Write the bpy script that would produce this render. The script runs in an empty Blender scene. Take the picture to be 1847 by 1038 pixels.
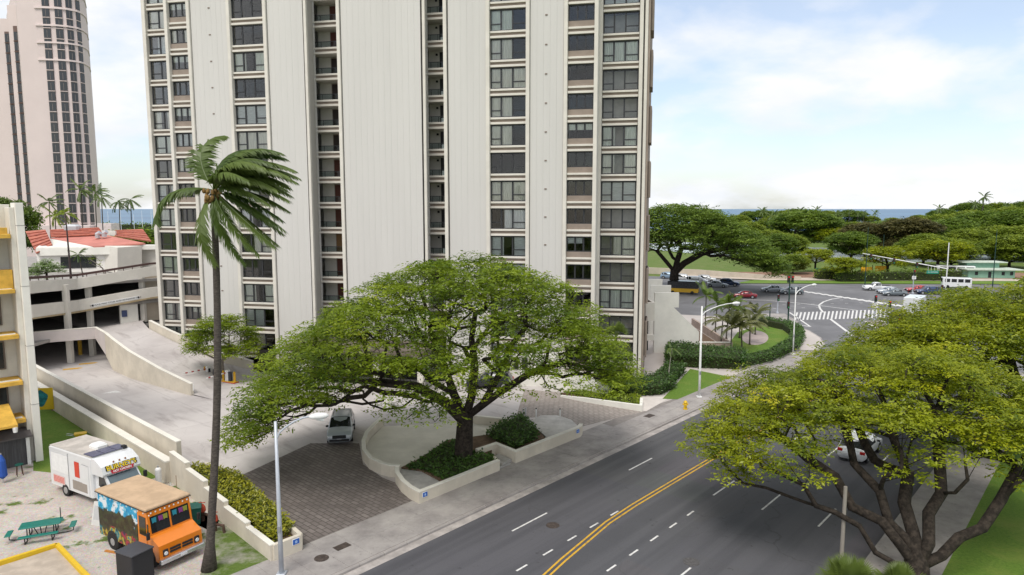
import bpy, math, random
import numpy as np
from mathutils import Vector, Matrix
S = bpy.context.scene
COL = S.collection
random.seed(7); RNG = np.random.default_rng(11)
# ------------------------------------------------------------- camera
CAM_H, FPX = 17.5, 1231.0
PITCH = math.atan(142 / FPX)
cd = bpy.data.cameras.new('camera'); cam = bpy.data.objects.new('camera', cd); COL.objects.link(cam)
cam.location = (0, 0, CAM_H); cam.rotation_euler = (math.pi / 2 - PITCH, 0, 0)
cd.sensor_width = 36; cd.lens = 36 * FPX / 1847; cd.clip_end = 60000; cd.clip_start = 0.3
S.camera = cam
# ------------------------------------------------------------- sky and sun
SUN_EL, SUN_AZ = math.radians(58), math.radians(200)      # azimuth from +Y, clockwise
w = bpy.data.worlds.new('World'); S.world = w; w.use_nodes = True
nt = w.node_tree; N = nt.nodes; L = nt.links
bg = N['Background']; bg.inputs['Strength'].default_value = 0.142
sky = N.new('ShaderNodeTexSky'); sky.sky_type = 'NISHITA'; sky.sun_disc = False
sky.sun_elevation = SUN_EL; sky.sun_rotation = SUN_AZ; sky.air_density = 1.0; sky.dust_density = 1.2; sky.ozone_density = 1.5
tc = N.new('ShaderNodeTexCoord')
sep = N.new('ShaderNodeSeparateXYZ'); L.new(tc.outputs['Generated'], sep.inputs[0])
def wmath(op, a, b=None):
    n = N.new('ShaderNodeMath'); n.operation = op
    for i, v in enumerate((a, b)):
        if v is None: continue
        if isinstance(v, (int, float)): n.inputs[i].default_value = v
        else: L.new(v, n.inputs[i])
    return n.outputs[0]
den = wmath('ADD', wmath('MAXIMUM', sep.outputs['Z'], 0.0), 0.30)
cmb = N.new('ShaderNodeCombineXYZ')
L.new(wmath('DIVIDE', sep.outputs['X'], den), cmb.inputs[0]); L.new(wmath('DIVIDE', sep.outputs['Y'], den), cmb.inputs[1])
cmb.inputs[2].default_value = 3.7
no = N.new('ShaderNodeTexNoise'); no.inputs['Scale'].default_value = 1.5; no.inputs['Detail'].default_value = 9; no.inputs['Roughness'].default_value = 0.52
no.inputs['Distortion'].default_value = 0.142
L.new(cmb.outputs[0], no.inputs['Vector'])
rp = N.new('ShaderNodeValToRGB'); rp.color_ramp.elements[0].position = 0.40; rp.color_ramp.elements[0].color = (0.34, 0.34, 0.34, 1)
rp.color_ramp.elements[1].position = 0.54; rp.color_ramp.elements[1].color = (1, 1, 1, 1)
L.new(no.outputs['Fac'], rp.inputs[0])
no2 = N.new('ShaderNodeTexNoise'); no2.inputs['Scale'].default_value = 2.6; no2.inputs['Detail'].default_value = 6
L.new(cmb.outputs[0], no2.inputs['Vector'])
cr = N.new('ShaderNodeValToRGB'); cr.color_ramp.elements[0].position = 0.3; cr.color_ramp.elements[0].color = (4.75, 4.95, 5.3, 1)
cr.color_ramp.elements[1].position = 0.62; cr.color_ramp.elements[1].color = (5.5, 5.5, 5.55, 1)
L.new(no2.outputs['Fac'], cr.inputs[0])
mx = N.new('ShaderNodeMix'); mx.data_type = 'RGBA'
L.new(rp.outputs[0], mx.inputs['Factor']); L.new(sky.outputs[0], mx.inputs['A']); L.new(cr.outputs[0], mx.inputs['B'])
L.new(mx.outputs['Result'], bg.inputs['Color'])
sd = bpy.data.lights.new('sun', 'SUN'); sd.energy = 1.8; sd.angle = math.radians(24); sd.color = (1, 0.95, 0.87)
sun = bpy.data.objects.new('sun', sd); COL.objects.link(sun)
sdir = Vector((math.sin(SUN_AZ) * math.cos(SUN_EL), math.cos(SUN_AZ) * math.cos(SUN_EL), math.sin(SUN_EL)))
sun.rotation_euler = sdir.to_track_quat('Z', 'Y').to_euler(); sun.location = (0, 0, 60)
S.view_settings.view_transform = 'Standard'; S.view_settings.look = 'None'; S.view_settings.gamma = 1
S.view_settings.exposure = 0.42
S.cycles.max_bounces = 4; S.cycles.diffuse_bounces = 2; S.cycles.glossy_bounces = 2; S.cycles.transparent_max_bounces = 6; S.cycles.use_fast_gi = False; S.cycles.sample_clamp_indirect = 8
# ------------------------------------------------------------- helpers
def ray(px, py):
    u, v = (px - 923.5) / FPX, (519 - py) / FPX
    return (u, math.cos(PITCH) + v * math.sin(PITCH), -math.sin(PITCH) + v * math.cos(PITCH))
def G(px, py, z=0.0):                       # a survey point: photo pixel -> position on the level z
    d = ray(px, py); t = (z - CAM_H) / d[2]
    return (d[0] * t, d[1] * t)
def AT(px, py, Y):                          # photo pixel -> position at depth Y
    d = ray(px, py); t = Y / d[1]
    return (d[0] * t, Y, CAM_H + d[2] * t)
DR = (0.669, 0.743); NR = (0.743, -0.669)   # road frame: s along, n across (towards the camera side)
def RD(s, n): return (s * DR[0] + n * NR[0], s * DR[1] + n * NR[1])
def rz(p, a):
    c, s = math.cos(a), math.sin(a); return (p[0] * c - p[1] * s, p[0] * s + p[1] * c)
def tag(o, label, cat, group=None):
    o['label'] = label; o['category'] = cat
    if group: o['group'] = group
    return o
def kind(o, k): o['kind'] = k; return o
def empty(name, loc=(0, 0, 0), rotz=0.0, parent=None):
    o = bpy.data.objects.new(name, None); COL.objects.link(o); o.location = loc; o.rotation_euler = (0, 0, rotz)
    if parent: o.parent = parent
    return o
def link(name, me, parent=None, loc=None, rot=None):
    o = bpy.data.objects.new(name, me); COL.objects.link(o)
    if parent: o.parent = parent
    if loc is not None: o.location = loc
    if rot is not None: o.rotation_euler = rot
    return o
def copy_tree(o, parent=None):
    c = o.copy(); COL.objects.link(c)
    if parent: c.parent = parent
    for ch in o.children: copy_tree(ch, c)
    return c
class MB:
    def __init__(s): s.v = []; s.f = []; s.m = []; s.mi = 0
    def add(s, vs, fs):
        b = len(s.v); s.v += [tuple(p) for p in vs]; s.f += [tuple(i + b for i in f) for f in fs]; s.m += [s.mi] * len(fs); return s
    def box(s, x0, x1, y0, y1, z0, z1):
        return s.add([(x0, y0, z0), (x1, y0, z0), (x1, y1, z0), (x0, y1, z0), (x0, y0, z1), (x1, y0, z1), (x1, y1, z1), (x0, y1, z1)],
                     [(0, 3, 2, 1), (4, 5, 6, 7), (0, 1, 5, 4), (1, 2, 6, 5), (2, 3, 7, 6), (3, 0, 4, 7)])
    def bbox(s, x0, x1, y0, y1, z0, z1, b=0.02):      # box with chamfered vertical and top edges
        pts = [(x0 + b, y0), (x1 - b, y0), (x1, y0 + b), (x1, y1 - b), (x1 - b, y1), (x0 + b, y1), (x0, y1 - b), (x0, y0 + b)]
        cx, cy = (x0 + x1) / 2, (y0 + y1) / 2
        top = [(px + (b if px < cx else -b), py + (b if py < cy else -b)) for px, py in pts]
        return s.loft([[(p[0], p[1], z0) for p in pts], [(p[0], p[1], z1 - b) for p in pts], [(p[0], p[1], z1) for p in top]], caps=True)
    def loft(s, rings, caps=True, closed=True):
        n = len(rings[0]); vs = [p for r in rings for p in r]; fs = []
        for i in range(len(rings) - 1):
            for j in range(n if closed else n - 1):
                k = (j + 1) % n; fs.append((i * n + j, i * n + k, (i + 1) * n + k, (i + 1) * n + j))
        if caps: fs.append(tuple(range(n - 1, -1, -1))); fs.append(tuple((len(rings) - 1) * n + j for j in range(n)))
        return s.add(vs, fs)
    def prism(s, poly, z0, z1):
        a = sum(poly[i][0] * poly[(i + 1) % len(poly)][1] - poly[(i + 1) % len(poly)][0] * poly[i][1] for i in range(len(poly)))
        if a < 0: poly = poly[::-1]
        return s.loft([[(p[0], p[1], z0) for p in poly], [(p[0], p[1], z1) for p in poly]])
    def sheet(s, poly, z):
        a = sum(poly[i][0] * poly[(i + 1) % len(poly)][1] - poly[(i + 1) % len(poly)][0] * poly[i][1] for i in range(len(poly)))
        if a < 0: poly = poly[::-1]
        return s.add([(p[0], p[1], z) for p in poly], [tuple(range(len(poly)))])
    def tube(s, path, rad, n=8, caps=True):
        P = [Vector(p) for p in path]; R = rad if hasattr(rad, '__len__') else [rad] * len(P)
        rings = []; up = None
        for i, p in enumerate(P):
            t = (P[min(i + 1, len(P) - 1)] - P[max(i - 1, 0)]).normalized()
            if up is None: up = Vector((0, 0, 1)) if abs(t.z) < 0.9 else Vector((1, 0, 0))
            a = t.cross(up).normalized(); b = a.cross(t).normalized(); up = b
            rings.append([tuple(p + (a * math.cos(2 * math.pi * k / n) + b * math.sin(2 * math.pi * k / n)) * R[i]) for k in range(n)])
        return s.loft(rings, caps)
    def cyl(s, x, y, z0, z1, r0, r1=None, n=12): return s.tube([(x, y, z0), (x, y, z1)], [r0, r0 if r1 is None else r1], n)
    def wall(s, pts, zb, zt, t):                        # polyline wall, mitred; zb / zt number or list
        n = len(pts); zb = zb if hasattr(zb, '__len__') else [zb] * n; zt = zt if hasattr(zt, '__len__') else [zt] * n
        rings = []
        for i, p in enumerate(pts):
            d0 = Vector((pts[i][0] - pts[i - 1][0], pts[i][1] - pts[i - 1][1])).normalized() if i > 0 else None
            d1 = Vector((pts[i + 1][0] - pts[i][0], pts[i + 1][1] - pts[i][1])).normalized() if i < n - 1 else None
            d = (d0 + d1).normalized() if (d0 and d1) else (d0 or d1)
            k = 1 / max(0.5, d.dot(d1 or d0)); nx, ny = -d.y * t / 2 * k, d.x * t / 2 * k
            rings.append([(p[0] + nx, p[1] + ny, zb[i]), (p[0] - nx, p[1] - ny, zb[i]), (p[0] - nx, p[1] - ny, zt[i]), (p[0] + nx, p[1] + ny, zt[i])])
        return s.loft(rings)
    def mesh(s, name, mats, smooth=False):
        me = bpy.data.meshes.new(name); me.from_pydata(s.v, [], s.f); me.update()
        for m in (mats if isinstance(mats, (list, tuple)) else [mats]): me.materials.append(m)
        if any(s.m): me.polygons.foreach_set('material_index', s.m)
        if smooth: me.polygons.foreach_set('use_smooth', [True] * len(me.polygons))
        return me
    def build(s, name, mats, parent=None, loc=None, rot=None, smooth=False):
        return link(name, s.mesh(name, mats, smooth), parent, loc, rot)
def fast_mesh(name, V, F4, mat, tint=None):             # numpy quads
    me = bpy.data.meshes.new(name); n = len(F4)
    me.vertices.add(len(V)); me.vertices.foreach_set('co', np.asarray(V, np.float32).ravel())
    me.loops.add(n * 4); me.loops.foreach_set('vertex_index', np.asarray(F4, np.int32).ravel())
    me.polygons.add(n); me.polygons.foreach_set('loop_start', np.arange(0, n * 4, 4, dtype=np.int32))
    if tint is not None:
        at = me.attributes.new('tint', 'FLOAT', 'FACE'); at.data.foreach_set('value', np.asarray(tint, np.float32))
    me.update(calc_edges=True); me.validate(); me.materials.append(mat); return me
# ------------------------------------------------------------- materials
MATS = {}
def M(name, col, rough=0.8, var=0.10, scale=1.5, bump=0.0, bscale=30, metal=0.0, spec=0.3, col2=None, lo=0.42, hi=0.62, coat=0, stretch=None):
    if name in MATS: return MATS[name]
    m = bpy.data.materials.new(name); m.use_nodes = True; n = m.node_tree.nodes; l = m.node_tree.links
    b = n['Principled BSDF']; b.inputs['Roughness'].default_value = rough; b.inputs['Metallic'].default_value = metal
    b.inputs['Specular IOR Level'].default_value = spec; b.inputs['Coat Weight'].default_value = coat
    g = n.new('ShaderNodeNewGeometry'); vec = g.outputs['Position']
    if stretch:
        mp = n.new('ShaderNodeMapping'); mp.inputs['Scale'].default_value = stretch; l.new(vec, mp.inputs[0]); vec = mp.outputs[0]
    t = n.new('ShaderNodeTexNoise'); t.inputs['Scale'].default_value = scale; t.inputs['Detail'].default_value = 8; t.inputs['Roughness'].default_value = 0.65
    l.new(vec, t.inputs['Vector'])
    r = n.new('ShaderNodeValToRGB'); r.color_ramp.elements[0].position = lo; r.color_ramp.elements[1].position = hi
    c = col; d = col2 or tuple(min(1, x * (1 + var)) for x in c)
    c0 = col if col2 else tuple(x * (1 - var) for x in c)
    r.color_ramp.elements[0].color = (*c0, 1); r.color_ramp.elements[1].color = (*d, 1)
    l.new(t.outputs['Fac'], r.inputs[0]); l.new(r.outputs[0], b.inputs['Base Color'])
    if bump:
        t2 = n.new('ShaderNodeTexNoise'); t2.inputs['Scale'].default_value = bscale; t2.inputs['Detail'].default_value = 4
        l.new(g.outputs['Position'], t2.inputs['Vector'])
        bp = n.new('ShaderNodeBump'); bp.inputs['Strength'].default_value = bump; bp.inputs['Distance'].default_value = 0.05
        l.new(t2.outputs['Fac'], bp.inputs['Height']); l.new(bp.outputs[0], b.inputs['Normal'])
    MATS[name] = m; return m
def leafmat(name, dark, light, nscale=0.35, trans=0.35, young=None):
    if name in MATS: return MATS[name]
    m = bpy.data.materials.new(name); m.use_nodes = True; n = m.node_tree.nodes; l = m.node_tree.links
    n.remove(n['Principled BSDF']); out = n['Material Output']
    oi = n.new('ShaderNodeTexCoord'); t = n.new('ShaderNodeTexNoise'); t.inputs['Scale'].default_value = nscale; t.inputs['Detail'].default_value = 5
    l.new(oi.outputs['Object'], t.inputs['Vector'])
    at = n.new('ShaderNodeAttribute'); at.attribute_name = 'tint'
    ad = n.new('ShaderNodeMath'); ad.operation = 'MULTIPLY_ADD'; l.new(t.outputs['Fac'], ad.inputs[0]); ad.inputs[1].default_value = 0.9; 
    s2 = n.new('ShaderNodeMath'); s2.operation = 'MULTIPLY_ADD'; l.new(at.outputs['Fac'], s2.inputs[0]); s2.inputs[1].default_value = 0.7; s2.inputs[2].default_value = -0.32
    l.new(s2.outputs[0], ad.inputs[2])
    r = n.new('ShaderNodeValToRGB'); r.color_ramp.elements[0].position = 0.15; r.color_ramp.elements[1].position = 0.85
    r.color_ramp.elements[0].color = (*dark, 1); r.color_ramp.elements[1].color = (*light, 1)
    if young: e = r.color_ramp.elements.new(0.97); e.color = (*young, 1)
    l.new(ad.outputs[0], r.inputs[0])
    d = n.new('ShaderNodeBsdfDiffuse'); tr = n.new('ShaderNodeBsdfTranslucent'); gl = n.new('ShaderNodeBsdfGlossy'); gl.inputs['Roughness'].default_value = 0.45
    mi = n.new('ShaderNodeMixShader'); mi.inputs[0].default_value = trans; m2 = n.new('ShaderNodeMixShader'); m2.inputs[0].default_value = 0.04
    l.new(r.outputs[0], d.inputs[0]); l.new(r.outputs[0], tr.inputs[0])
    l.new(d.outputs[0], mi.inputs[1]); l.new(tr.outputs[0], mi.inputs[2]); l.new(mi.outputs[0], m2.inputs[1]); l.new(gl.outputs[0], m2.inputs[2])
    l.new(m2.outputs[0], out.inputs['Surface']); MATS[name] = m; return m
def glassmat(name, tint=(0.6, 0.65, 0.66), ior=1.4, rough=0.02):
    if name in MATS: return MATS[name]
    m = bpy.data.materials.new(name); m.use_nodes = True; n = m.node_tree.nodes; l = m.node_tree.links
    n.remove(n['Principled BSDF']); out = n['Material Output']
    t = n.new('ShaderNodeBsdfTransparent'); t.inputs[0].default_value = (*tint, 1); g = n.new('ShaderNodeBsdfGlossy'); g.inputs['Roughness'].default_value = rough
    f = n.new('ShaderNodeFresnel'); f.inputs['IOR'].default_value = ior; mi = n.new('ShaderNodeMixShader')
    l.new(f.outputs[0], mi.inputs[0]); l.new(t.outputs[0], mi.inputs[1]); l.new(g.outputs[0], mi.inputs[2]); l.new(mi.outputs[0], out.inputs['Surface'])
    MATS[name] = m; return m
def plain(name, col, rough=0.5, metal=0.0, spec=0.4, coat=0): return M(name, col, rough, 0.04, 4, 0, 30, metal, spec, coat=coat)
CREAM = M('painted_concrete', (0.70, 0.665, 0.60), 0.85, 0.05, 0.6, 0.05, 12)
WHITEC = M('white_stucco', (0.78, 0.76, 0.70), 0.85, 0.05, 0.5, 0.08, 20)
PANELM = M('precast_panel', (0.625, 0.608, 0.58), 0.85, 0.035, 0.35, 0.05, 15, stretch=(1, 1, 0.12), lo=.35, hi=.68)
TAUPE = M('taupe_spandrel', (0.30, 0.245, 0.205), 0.85, 0.08, 1.0)
DARKF = plain('dark_bronze_frame', (0.035, 0.036, 0.04), 0.45)
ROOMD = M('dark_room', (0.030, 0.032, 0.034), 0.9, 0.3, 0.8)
GLASS = glassmat('window_glass', (.98, .99, .99), 1.5)
STEEL = plain('galvanized_steel', (0.55, 0.56, 0.58), 0.45, 0.6)
WHITEP = plain('white_paint', (0.80, 0.80, 0.79), 0.5)
BLACKP = plain('black_paint', (0.02, 0.02, 0.022), 0.5)
BARK = M('bark', (0.036, 0.028, 0.022), 0.95, 0.45, 4, 0.9, 9)
CONC = M('driveway_concrete', (0.50, 0.455, 0.425), 0.9, 0.10, 0.22, 0.06, 30, lo=0.3, hi=0.7)
SOIL = M('soil', (0.16, 0.105, 0.07), 0.95, 0.25, 3, 0.3, 18)
RUBBER = plain('tyre_rubber', (0.018, 0.018, 0.018), 0.8)
def text_mesh(txt, size, mat, extrude=0.004, bold=0.0):
    c = bpy.data.curves.new('lettering', 'FONT'); c.body = txt; c.size = size; c.align_x = 'CENTER'; c.align_y = 'CENTER'; c.extrude = extrude; c.offset = bold
    o = bpy.data.objects.new('lettering', c); COL.objects.link(o); bpy.context.view_layer.update()
    me = bpy.data.meshes.new_from_object(o.evaluated_get(bpy.context.evaluated_depsgraph_get())); bpy.data.objects.remove(o); bpy.data.curves.remove(c)
    me.materials.clear(); me.materials.append(mat); return me
# ============================================================= ground, road, sidewalks
def fancy(name, base, mk):                 # a material with extra nodes: mk(nodes, links, bsdf, position_socket) returns a colour socket
    m = bpy.data.materials.new(name); m.use_nodes = True; n = m.node_tree.nodes; l = m.node_tree.links
    b = n['Principled BSDF']; b.inputs['Roughness'].default_value = base
    b.inputs['Specular IOR Level'].default_value = 0.25
    g = n.new('ShaderNodeNewGeometry'); mk(n, l, b, g.outputs['Position']); MATS[name] = m; return m
def nz(n, l, vec, scale, detail=6, rough=0.6):
    t = n.new('ShaderNodeTexNoise'); t.inputs['Scale'].default_value = scale; t.inputs['Detail'].default_value = detail; t.inputs['Roughness'].default_value = rough
    l.new(vec, t.inputs['Vector']); return t.outputs['Fac']
def ramp(n, l, fac, stops):
    r = n.new('ShaderNodeValToRGB'); e = r.color_ramp.elements
    e[0].position, e[0].color = stops[0][0], (*stops[0][1], 1); e[1].position, e[1].color = stops[-1][0], (*stops[-1][1], 1)
    for p, c in stops[1:-1]: q = e.new(p); q.color = (*c, 1)
    l.new(fac, r.inputs[0]); return r.outputs[0]
def mixc(n, l, fac, a, b, mode='MIX'):
    m = n.new('ShaderNodeMix'); m.data_type = 'RGBA'; m.blend_type = mode
    for s, v in (('Factor', fac), ('A', a), ('B', b)):
        if isinstance(v, (int, float)): m.inputs[s].default_value = v
        elif isinstance(v, tuple): m.inputs[s].default_value = (*v, 1)
        else: l.new(v, m.inputs[s])
    return m.outputs['Result']
def mapped(n, l, vec, rot=0, scale=(1, 1, 1)):
    if rot: r = n.new('ShaderNodeMapping'); r.inputs['Rotation'].default_value = (0, 0, rot); l.new(vec, r.inputs[0]); vec = r.outputs[0]
    mp = n.new('ShaderNodeMapping'); mp.inputs['Scale'].default_value = scale; l.new(vec, mp.inputs[0]); return mp.outputs[0]
def bumpn(n, l, b, h, st=0.3, dist=0.03):
    bp = n.new('ShaderNodeBump'); bp.inputs['Strength'].default_value = st; bp.inputs['Distance'].default_value = dist; l.new(h, bp.inputs['Height']); l.new(bp.outputs[0], b.inputs['Normal'])
RA = math.atan2(DR[1], DR[0])
def mk_asphalt(n, l, b, p):
    big = ramp(n, l, nz(n, l, p, 0.07, 5), [(0.35, (0.066, 0.066, 0.073)), (0.65, (0.098, 0.097, 0.105))])
    trk = nz(n, l, mapped(n, l, p, -RA, (0.03, 0.9, 1)), 1.0, 3)
    c = mixc(n, l, ramp(n, l, trk, [(0.42, (0, 0, 0)), (0.6, (0.6, 0.6, 0.6))]), big, (0.140, 0.137, 0.145))
    pt = n.new('ShaderNodeTexVoronoi'); pt.inputs['Scale'].default_value = .11; pt.distance = 'CHEBYCHEV'; l.new(mapped(n, l, p, -RA, (.5, 1.6, 1)), pt.inputs['Vector']); c = mixc(n, l, .10, c, pt.outputs['Color'], 'MULTIPLY')
    ve = n.new('ShaderNodeTexVoronoi'); ve.feature = 'DISTANCE_TO_EDGE'; ve.inputs['Scale'].default_value = .13; wv = n.new('ShaderNodeVectorMath'); wv.operation = 'MULTIPLY_ADD'; q = n.new('ShaderNodeTexNoise'); q.inputs['Scale'].default_value = .7; q.inputs['Detail'].default_value = 7; l.new(p, q.inputs['Vector']); l.new(q.outputs['Color'], wv.inputs[0]); wv.inputs[1].default_value = (2.5, 2.5, 0); l.new(p, wv.inputs[2]); l.new(wv.outputs[0], ve.inputs['Vector'])
    ckm = n.new('ShaderNodeMath'); ckm.operation = 'MULTIPLY'; l.new(ramp(n, l, ve.outputs['Distance'], [(.002, (1, 1, 1)), (.007, (0, 0, 0))]), ckm.inputs[0]); l.new(ramp(n, l, nz(n, l, p, .09, 3), [(.45, (0, 0, 0)), (.6, (.7, .7, .7))]), ckm.inputs[1]); c = mixc(n, l, ckm.outputs[0], c, (.045, .045, .047))
    fine = nz(n, l, p, 45, 3, 0.8); c = mixc(n, l, 0.35, c, ramp(n, l, fine, [(0.3, (0.04, 0.04, 0.04)), (0.7, (0.17, 0.17, 0.18))]))
    spots = ramp(n, l, nz(n, l, p, 1.3, 7, 0.7), [(0.28, (1, 1, 1)), (0.36, (0, 0, 0))]); c = mixc(n, l, spots, c, (0.05, 0.05, 0.052))
    l.new(c, b.inputs['Base Color']); bumpn(n, l, b, fine, 0.15, 0.01); b.inputs['Roughness'].default_value = 0.75
ASPH = fancy('asphalt', 0.75, mk_asphalt)
def mk_walk(n, l, b, p):
    c = ramp(n, l, nz(n, l, p, 0.45, 8, 0.68), [(0.3, (0.225, 0.205, 0.20)), (0.52, (0.34, 0.315, 0.30)), (0.72, (0.43, 0.40, 0.375))])
    st = ramp(n, l, nz(n, l, p, 2.3, 8, 0.75), [(0.30, (1, 1, 1)), (0.42, (0, 0, 0))]); c = mixc(n, l, st, c, (0.20, 0.185, 0.18))
    l.new(c, b.inputs['Base Color']); bumpn(n, l, b, nz(n, l, p, 30), 0.15, 0.02)
WALK = fancy('sidewalk_concrete', 0.9, mk_walk)
def mk_drive(n, l, b, p):
    c = ramp(n, l, nz(n, l, p, 0.16, 8, 0.62), [(0.3, (0.43, 0.395, 0.385)), (0.5, (0.52, 0.485, 0.47)), (0.7, (0.585, 0.55, 0.53))])
    st = ramp(n, l, nz(n, l, mapped(n, l, p, 0.72, (0.22, 1.0, 1)), 0.9, 6), [(0.30, (0.8, 0.8, 0.8)), (0.46, (0, 0, 0))]); c = mixc(n, l, st, c, (0.34, 0.305, 0.295))
    v = n.new('ShaderNodeTexVoronoi'); v.feature = 'DISTANCE_TO_EDGE'; v.inputs['Scale'].default_value = 0.17
    wv = n.new('ShaderNodeVectorMath'); wv.operation = 'MULTIPLY_ADD'; q = n.new('ShaderNodeTexNoise'); q.inputs['Scale'].default_value = 0.8; q.inputs['Detail'].default_value = 6
    l.new(p, q.inputs['Vector']); l.new(q.outputs['Color'], wv.inputs[0]); wv.inputs[1].default_value = (1.6, 1.6, 0); l.new(p, wv.inputs[2]); l.new(wv.outputs[0], v.inputs['Vector'])
    cm = n.new('ShaderNodeMath'); cm.operation = 'MULTIPLY'; l.new(ramp(n, l, v.outputs['Distance'], [(0.002, (1, 1, 1)), (0.006, (0, 0, 0))]), cm.inputs[0])
    l.new(ramp(n, l, nz(n, l, p, 0.12, 2), [(0.46, (0, 0, 0)), (0.58, (0.4, 0.4, 0.4))]), cm.inputs[1]); c = mixc(n, l, cm.outputs[0], c, (0.22, 0.19, 0.18))
    bj = n.new('ShaderNodeTexBrick'); l.new(mapped(n, l, p, -RA), bj.inputs['Vector']); bj.inputs['Scale'].default_value = 1; bj.inputs['Brick Width'].default_value = 6.2; bj.inputs['Row Height'].default_value = 4.6; bj.inputs['Mortar Size'].default_value = .022; bj.offset = 0; bj.inputs['Color1'].default_value = (0, 0, 0, 1); bj.inputs['Color2'].default_value = (0, 0, 0, 1); bj.inputs['Mortar'].default_value = (.55, .55, .55, 1); c = mixc(n, l, bj.outputs['Color'], c, (.27, .245, .235))
    l.new(c, b.inputs['Base Color']); bumpn(n, l, b, nz(n, l, p, 25), 0.1, 0.02)
DRIVE = fancy('driveway_slab', 0.9, mk_drive)
def mk_pavers(rot, c0, c1, grime):
    def f(n, l, b, p):
        br = n.new('ShaderNodeTexBrick'); v = mapped(n, l, p, rot); l.new(v, br.inputs['Vector'])
        br.inputs['Scale'].default_value = 1.0; br.inputs['Brick Width'].default_value = 0.62; br.inputs['Row Height'].default_value = 0.31; br.inputs['Mortar Size'].default_value = 0.035; br.inputs['Mortar Smooth'].default_value = 0.3
        br.inputs['Color1'].default_value = (*c0, 1); br.inputs['Color2'].default_value = (*c1, 1); br.inputs['Mortar'].default_value = tuple(x * 0.5 for x in c0) + (1,); br.inputs['Bias'].default_value = -0.1
        g = ramp(n, l, nz(n, l, p, 0.5, 7, 0.7), [(0.36, (0, 0, 0)), (0.62, (grime,) * 3)])
        c = mixc(n, l, g, br.outputs['Color'], tuple(x * 0.62 for x in c0))
        l.new(c, b.inputs['Base Color']); bumpn(n, l, b, br.outputs['Fac'], -0.5, 0.02)
    return f
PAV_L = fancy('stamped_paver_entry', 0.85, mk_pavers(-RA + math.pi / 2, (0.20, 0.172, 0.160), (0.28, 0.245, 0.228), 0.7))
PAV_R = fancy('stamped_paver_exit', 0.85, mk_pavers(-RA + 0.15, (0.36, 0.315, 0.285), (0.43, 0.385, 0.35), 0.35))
def mk_grass(c0, c1, dry, amt):
    def f(n, l, b, p):
        c = ramp(n, l, nz(n, l, p, 6, 6, 0.75), [(0.3, c0), (0.7, c1)])
        d = ramp(n, l, nz(n, l, p, 0.35, 6, 0.65), [(0.48, (0, 0, 0)), (0.66, (amt,) * 3)]); c = mixc(n, l, d, c, dry)
        l.new(c, b.inputs['Base Color']); bumpn(n, l, b, nz(n, l, p, 35, 4, 0.8), 0.8, 0.05)
    return f
LAWN = fancy('mown_lawn', 0.9, mk_grass((0.075, 0.150, 0.018), (0.155, 0.255, 0.034), (0.20, 0.24, 0.05), 0.6))
ROUGHG = fancy('rough_grass', 0.95, mk_grass((0.060, 0.110, 0.020), (0.120, 0.180, 0.040), (0.20, 0.155, 0.09), 0.8))
PARKG = fancy('park_grass', 0.95, mk_grass((0.07, 0.12, 0.022), (0.14, 0.20, 0.04), (0.20, 0.20, 0.08), 0.6))
def mk_gravel(n, l, b, p):
    v = n.new('ShaderNodeTexVoronoi'); v.inputs['Scale'].default_value = 14; l.new(p, v.inputs['Vector'])
    c = mixc(n, l, 0.32, ramp(n, l, nz(n, l, p, 0.8, 7, 0.7), [(0.3, (0.42, 0.37, 0.335)), (0.7, (0.56, 0.51, 0.47))]), v.outputs['Color'], 'SOFT_LIGHT')
    gm = ramp(n, l, nz(n, l, p, 0.42, 7, 0.62), [(0.57, (0, 0, 0)), (0.63, (1, 1, 1))]); gr = ramp(n, l, nz(n, l, p, 7, 5, 0.8), [(0.3, (0.06, 0.11, 0.02)), (0.7, (0.14, 0.19, 0.045))])
    c = mixc(n, l, gm, c, gr); l.new(c, b.inputs['Base Color']); bumpn(n, l, b, v.outputs['Distance'], 0.6, 0.03)
GRAVEL = fancy('crushed_coral_gravel', 0.95, mk_gravel)
ROADZ = -0.13
def sheet(name, poly, z, mat, k='structure'):
    return kind(MB().sheet(poly, z).build(name, mat), k)
sheet('ground', [(-1500, -300), (1500, -300), (1500, 620), (-1500, 620)], -0.25, PARKG)
# asphalt: the avenue and the boulevard crossing
ra = MB()
ra.sheet([RD(-25, -27.15), RD(-25, -8.4), RD(120, -8.4), RD(120, -27.15)], ROADZ)
kind(ra.build('road', ASPH), 'structure')
sheet('boulevard', [(-140, 112), (30, 108), (33, 70), (260, 40), (420, 84), (420, 154), (200, 156), (86, 160), (66, 160.5), (56, 170), (30, 182), (-140, 190)], ROADZ + 0.004, M('sky_glare_asphalt', (.165, .163, .170), .75, .16, .12, .1, 40))  # sky glare at a grazing angle is painted in as a paler asphalt colour
# the block the tower stands on (raised, kerbed)
corner = [RD(s, -27.15) for s in (-25, 20, 60, 86)] + [(38.2, 83.6), (40.6, 87.2), (42.2, 92), (43.0, 97.5), (42.6, 103), (40.5, 107), (36.5, 109.6), (26, 113), (0, 117), (-140, 118)]
block = corner + [(-140, -30)]
sheet('block_ground', block, 0.0, CONC)
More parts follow.
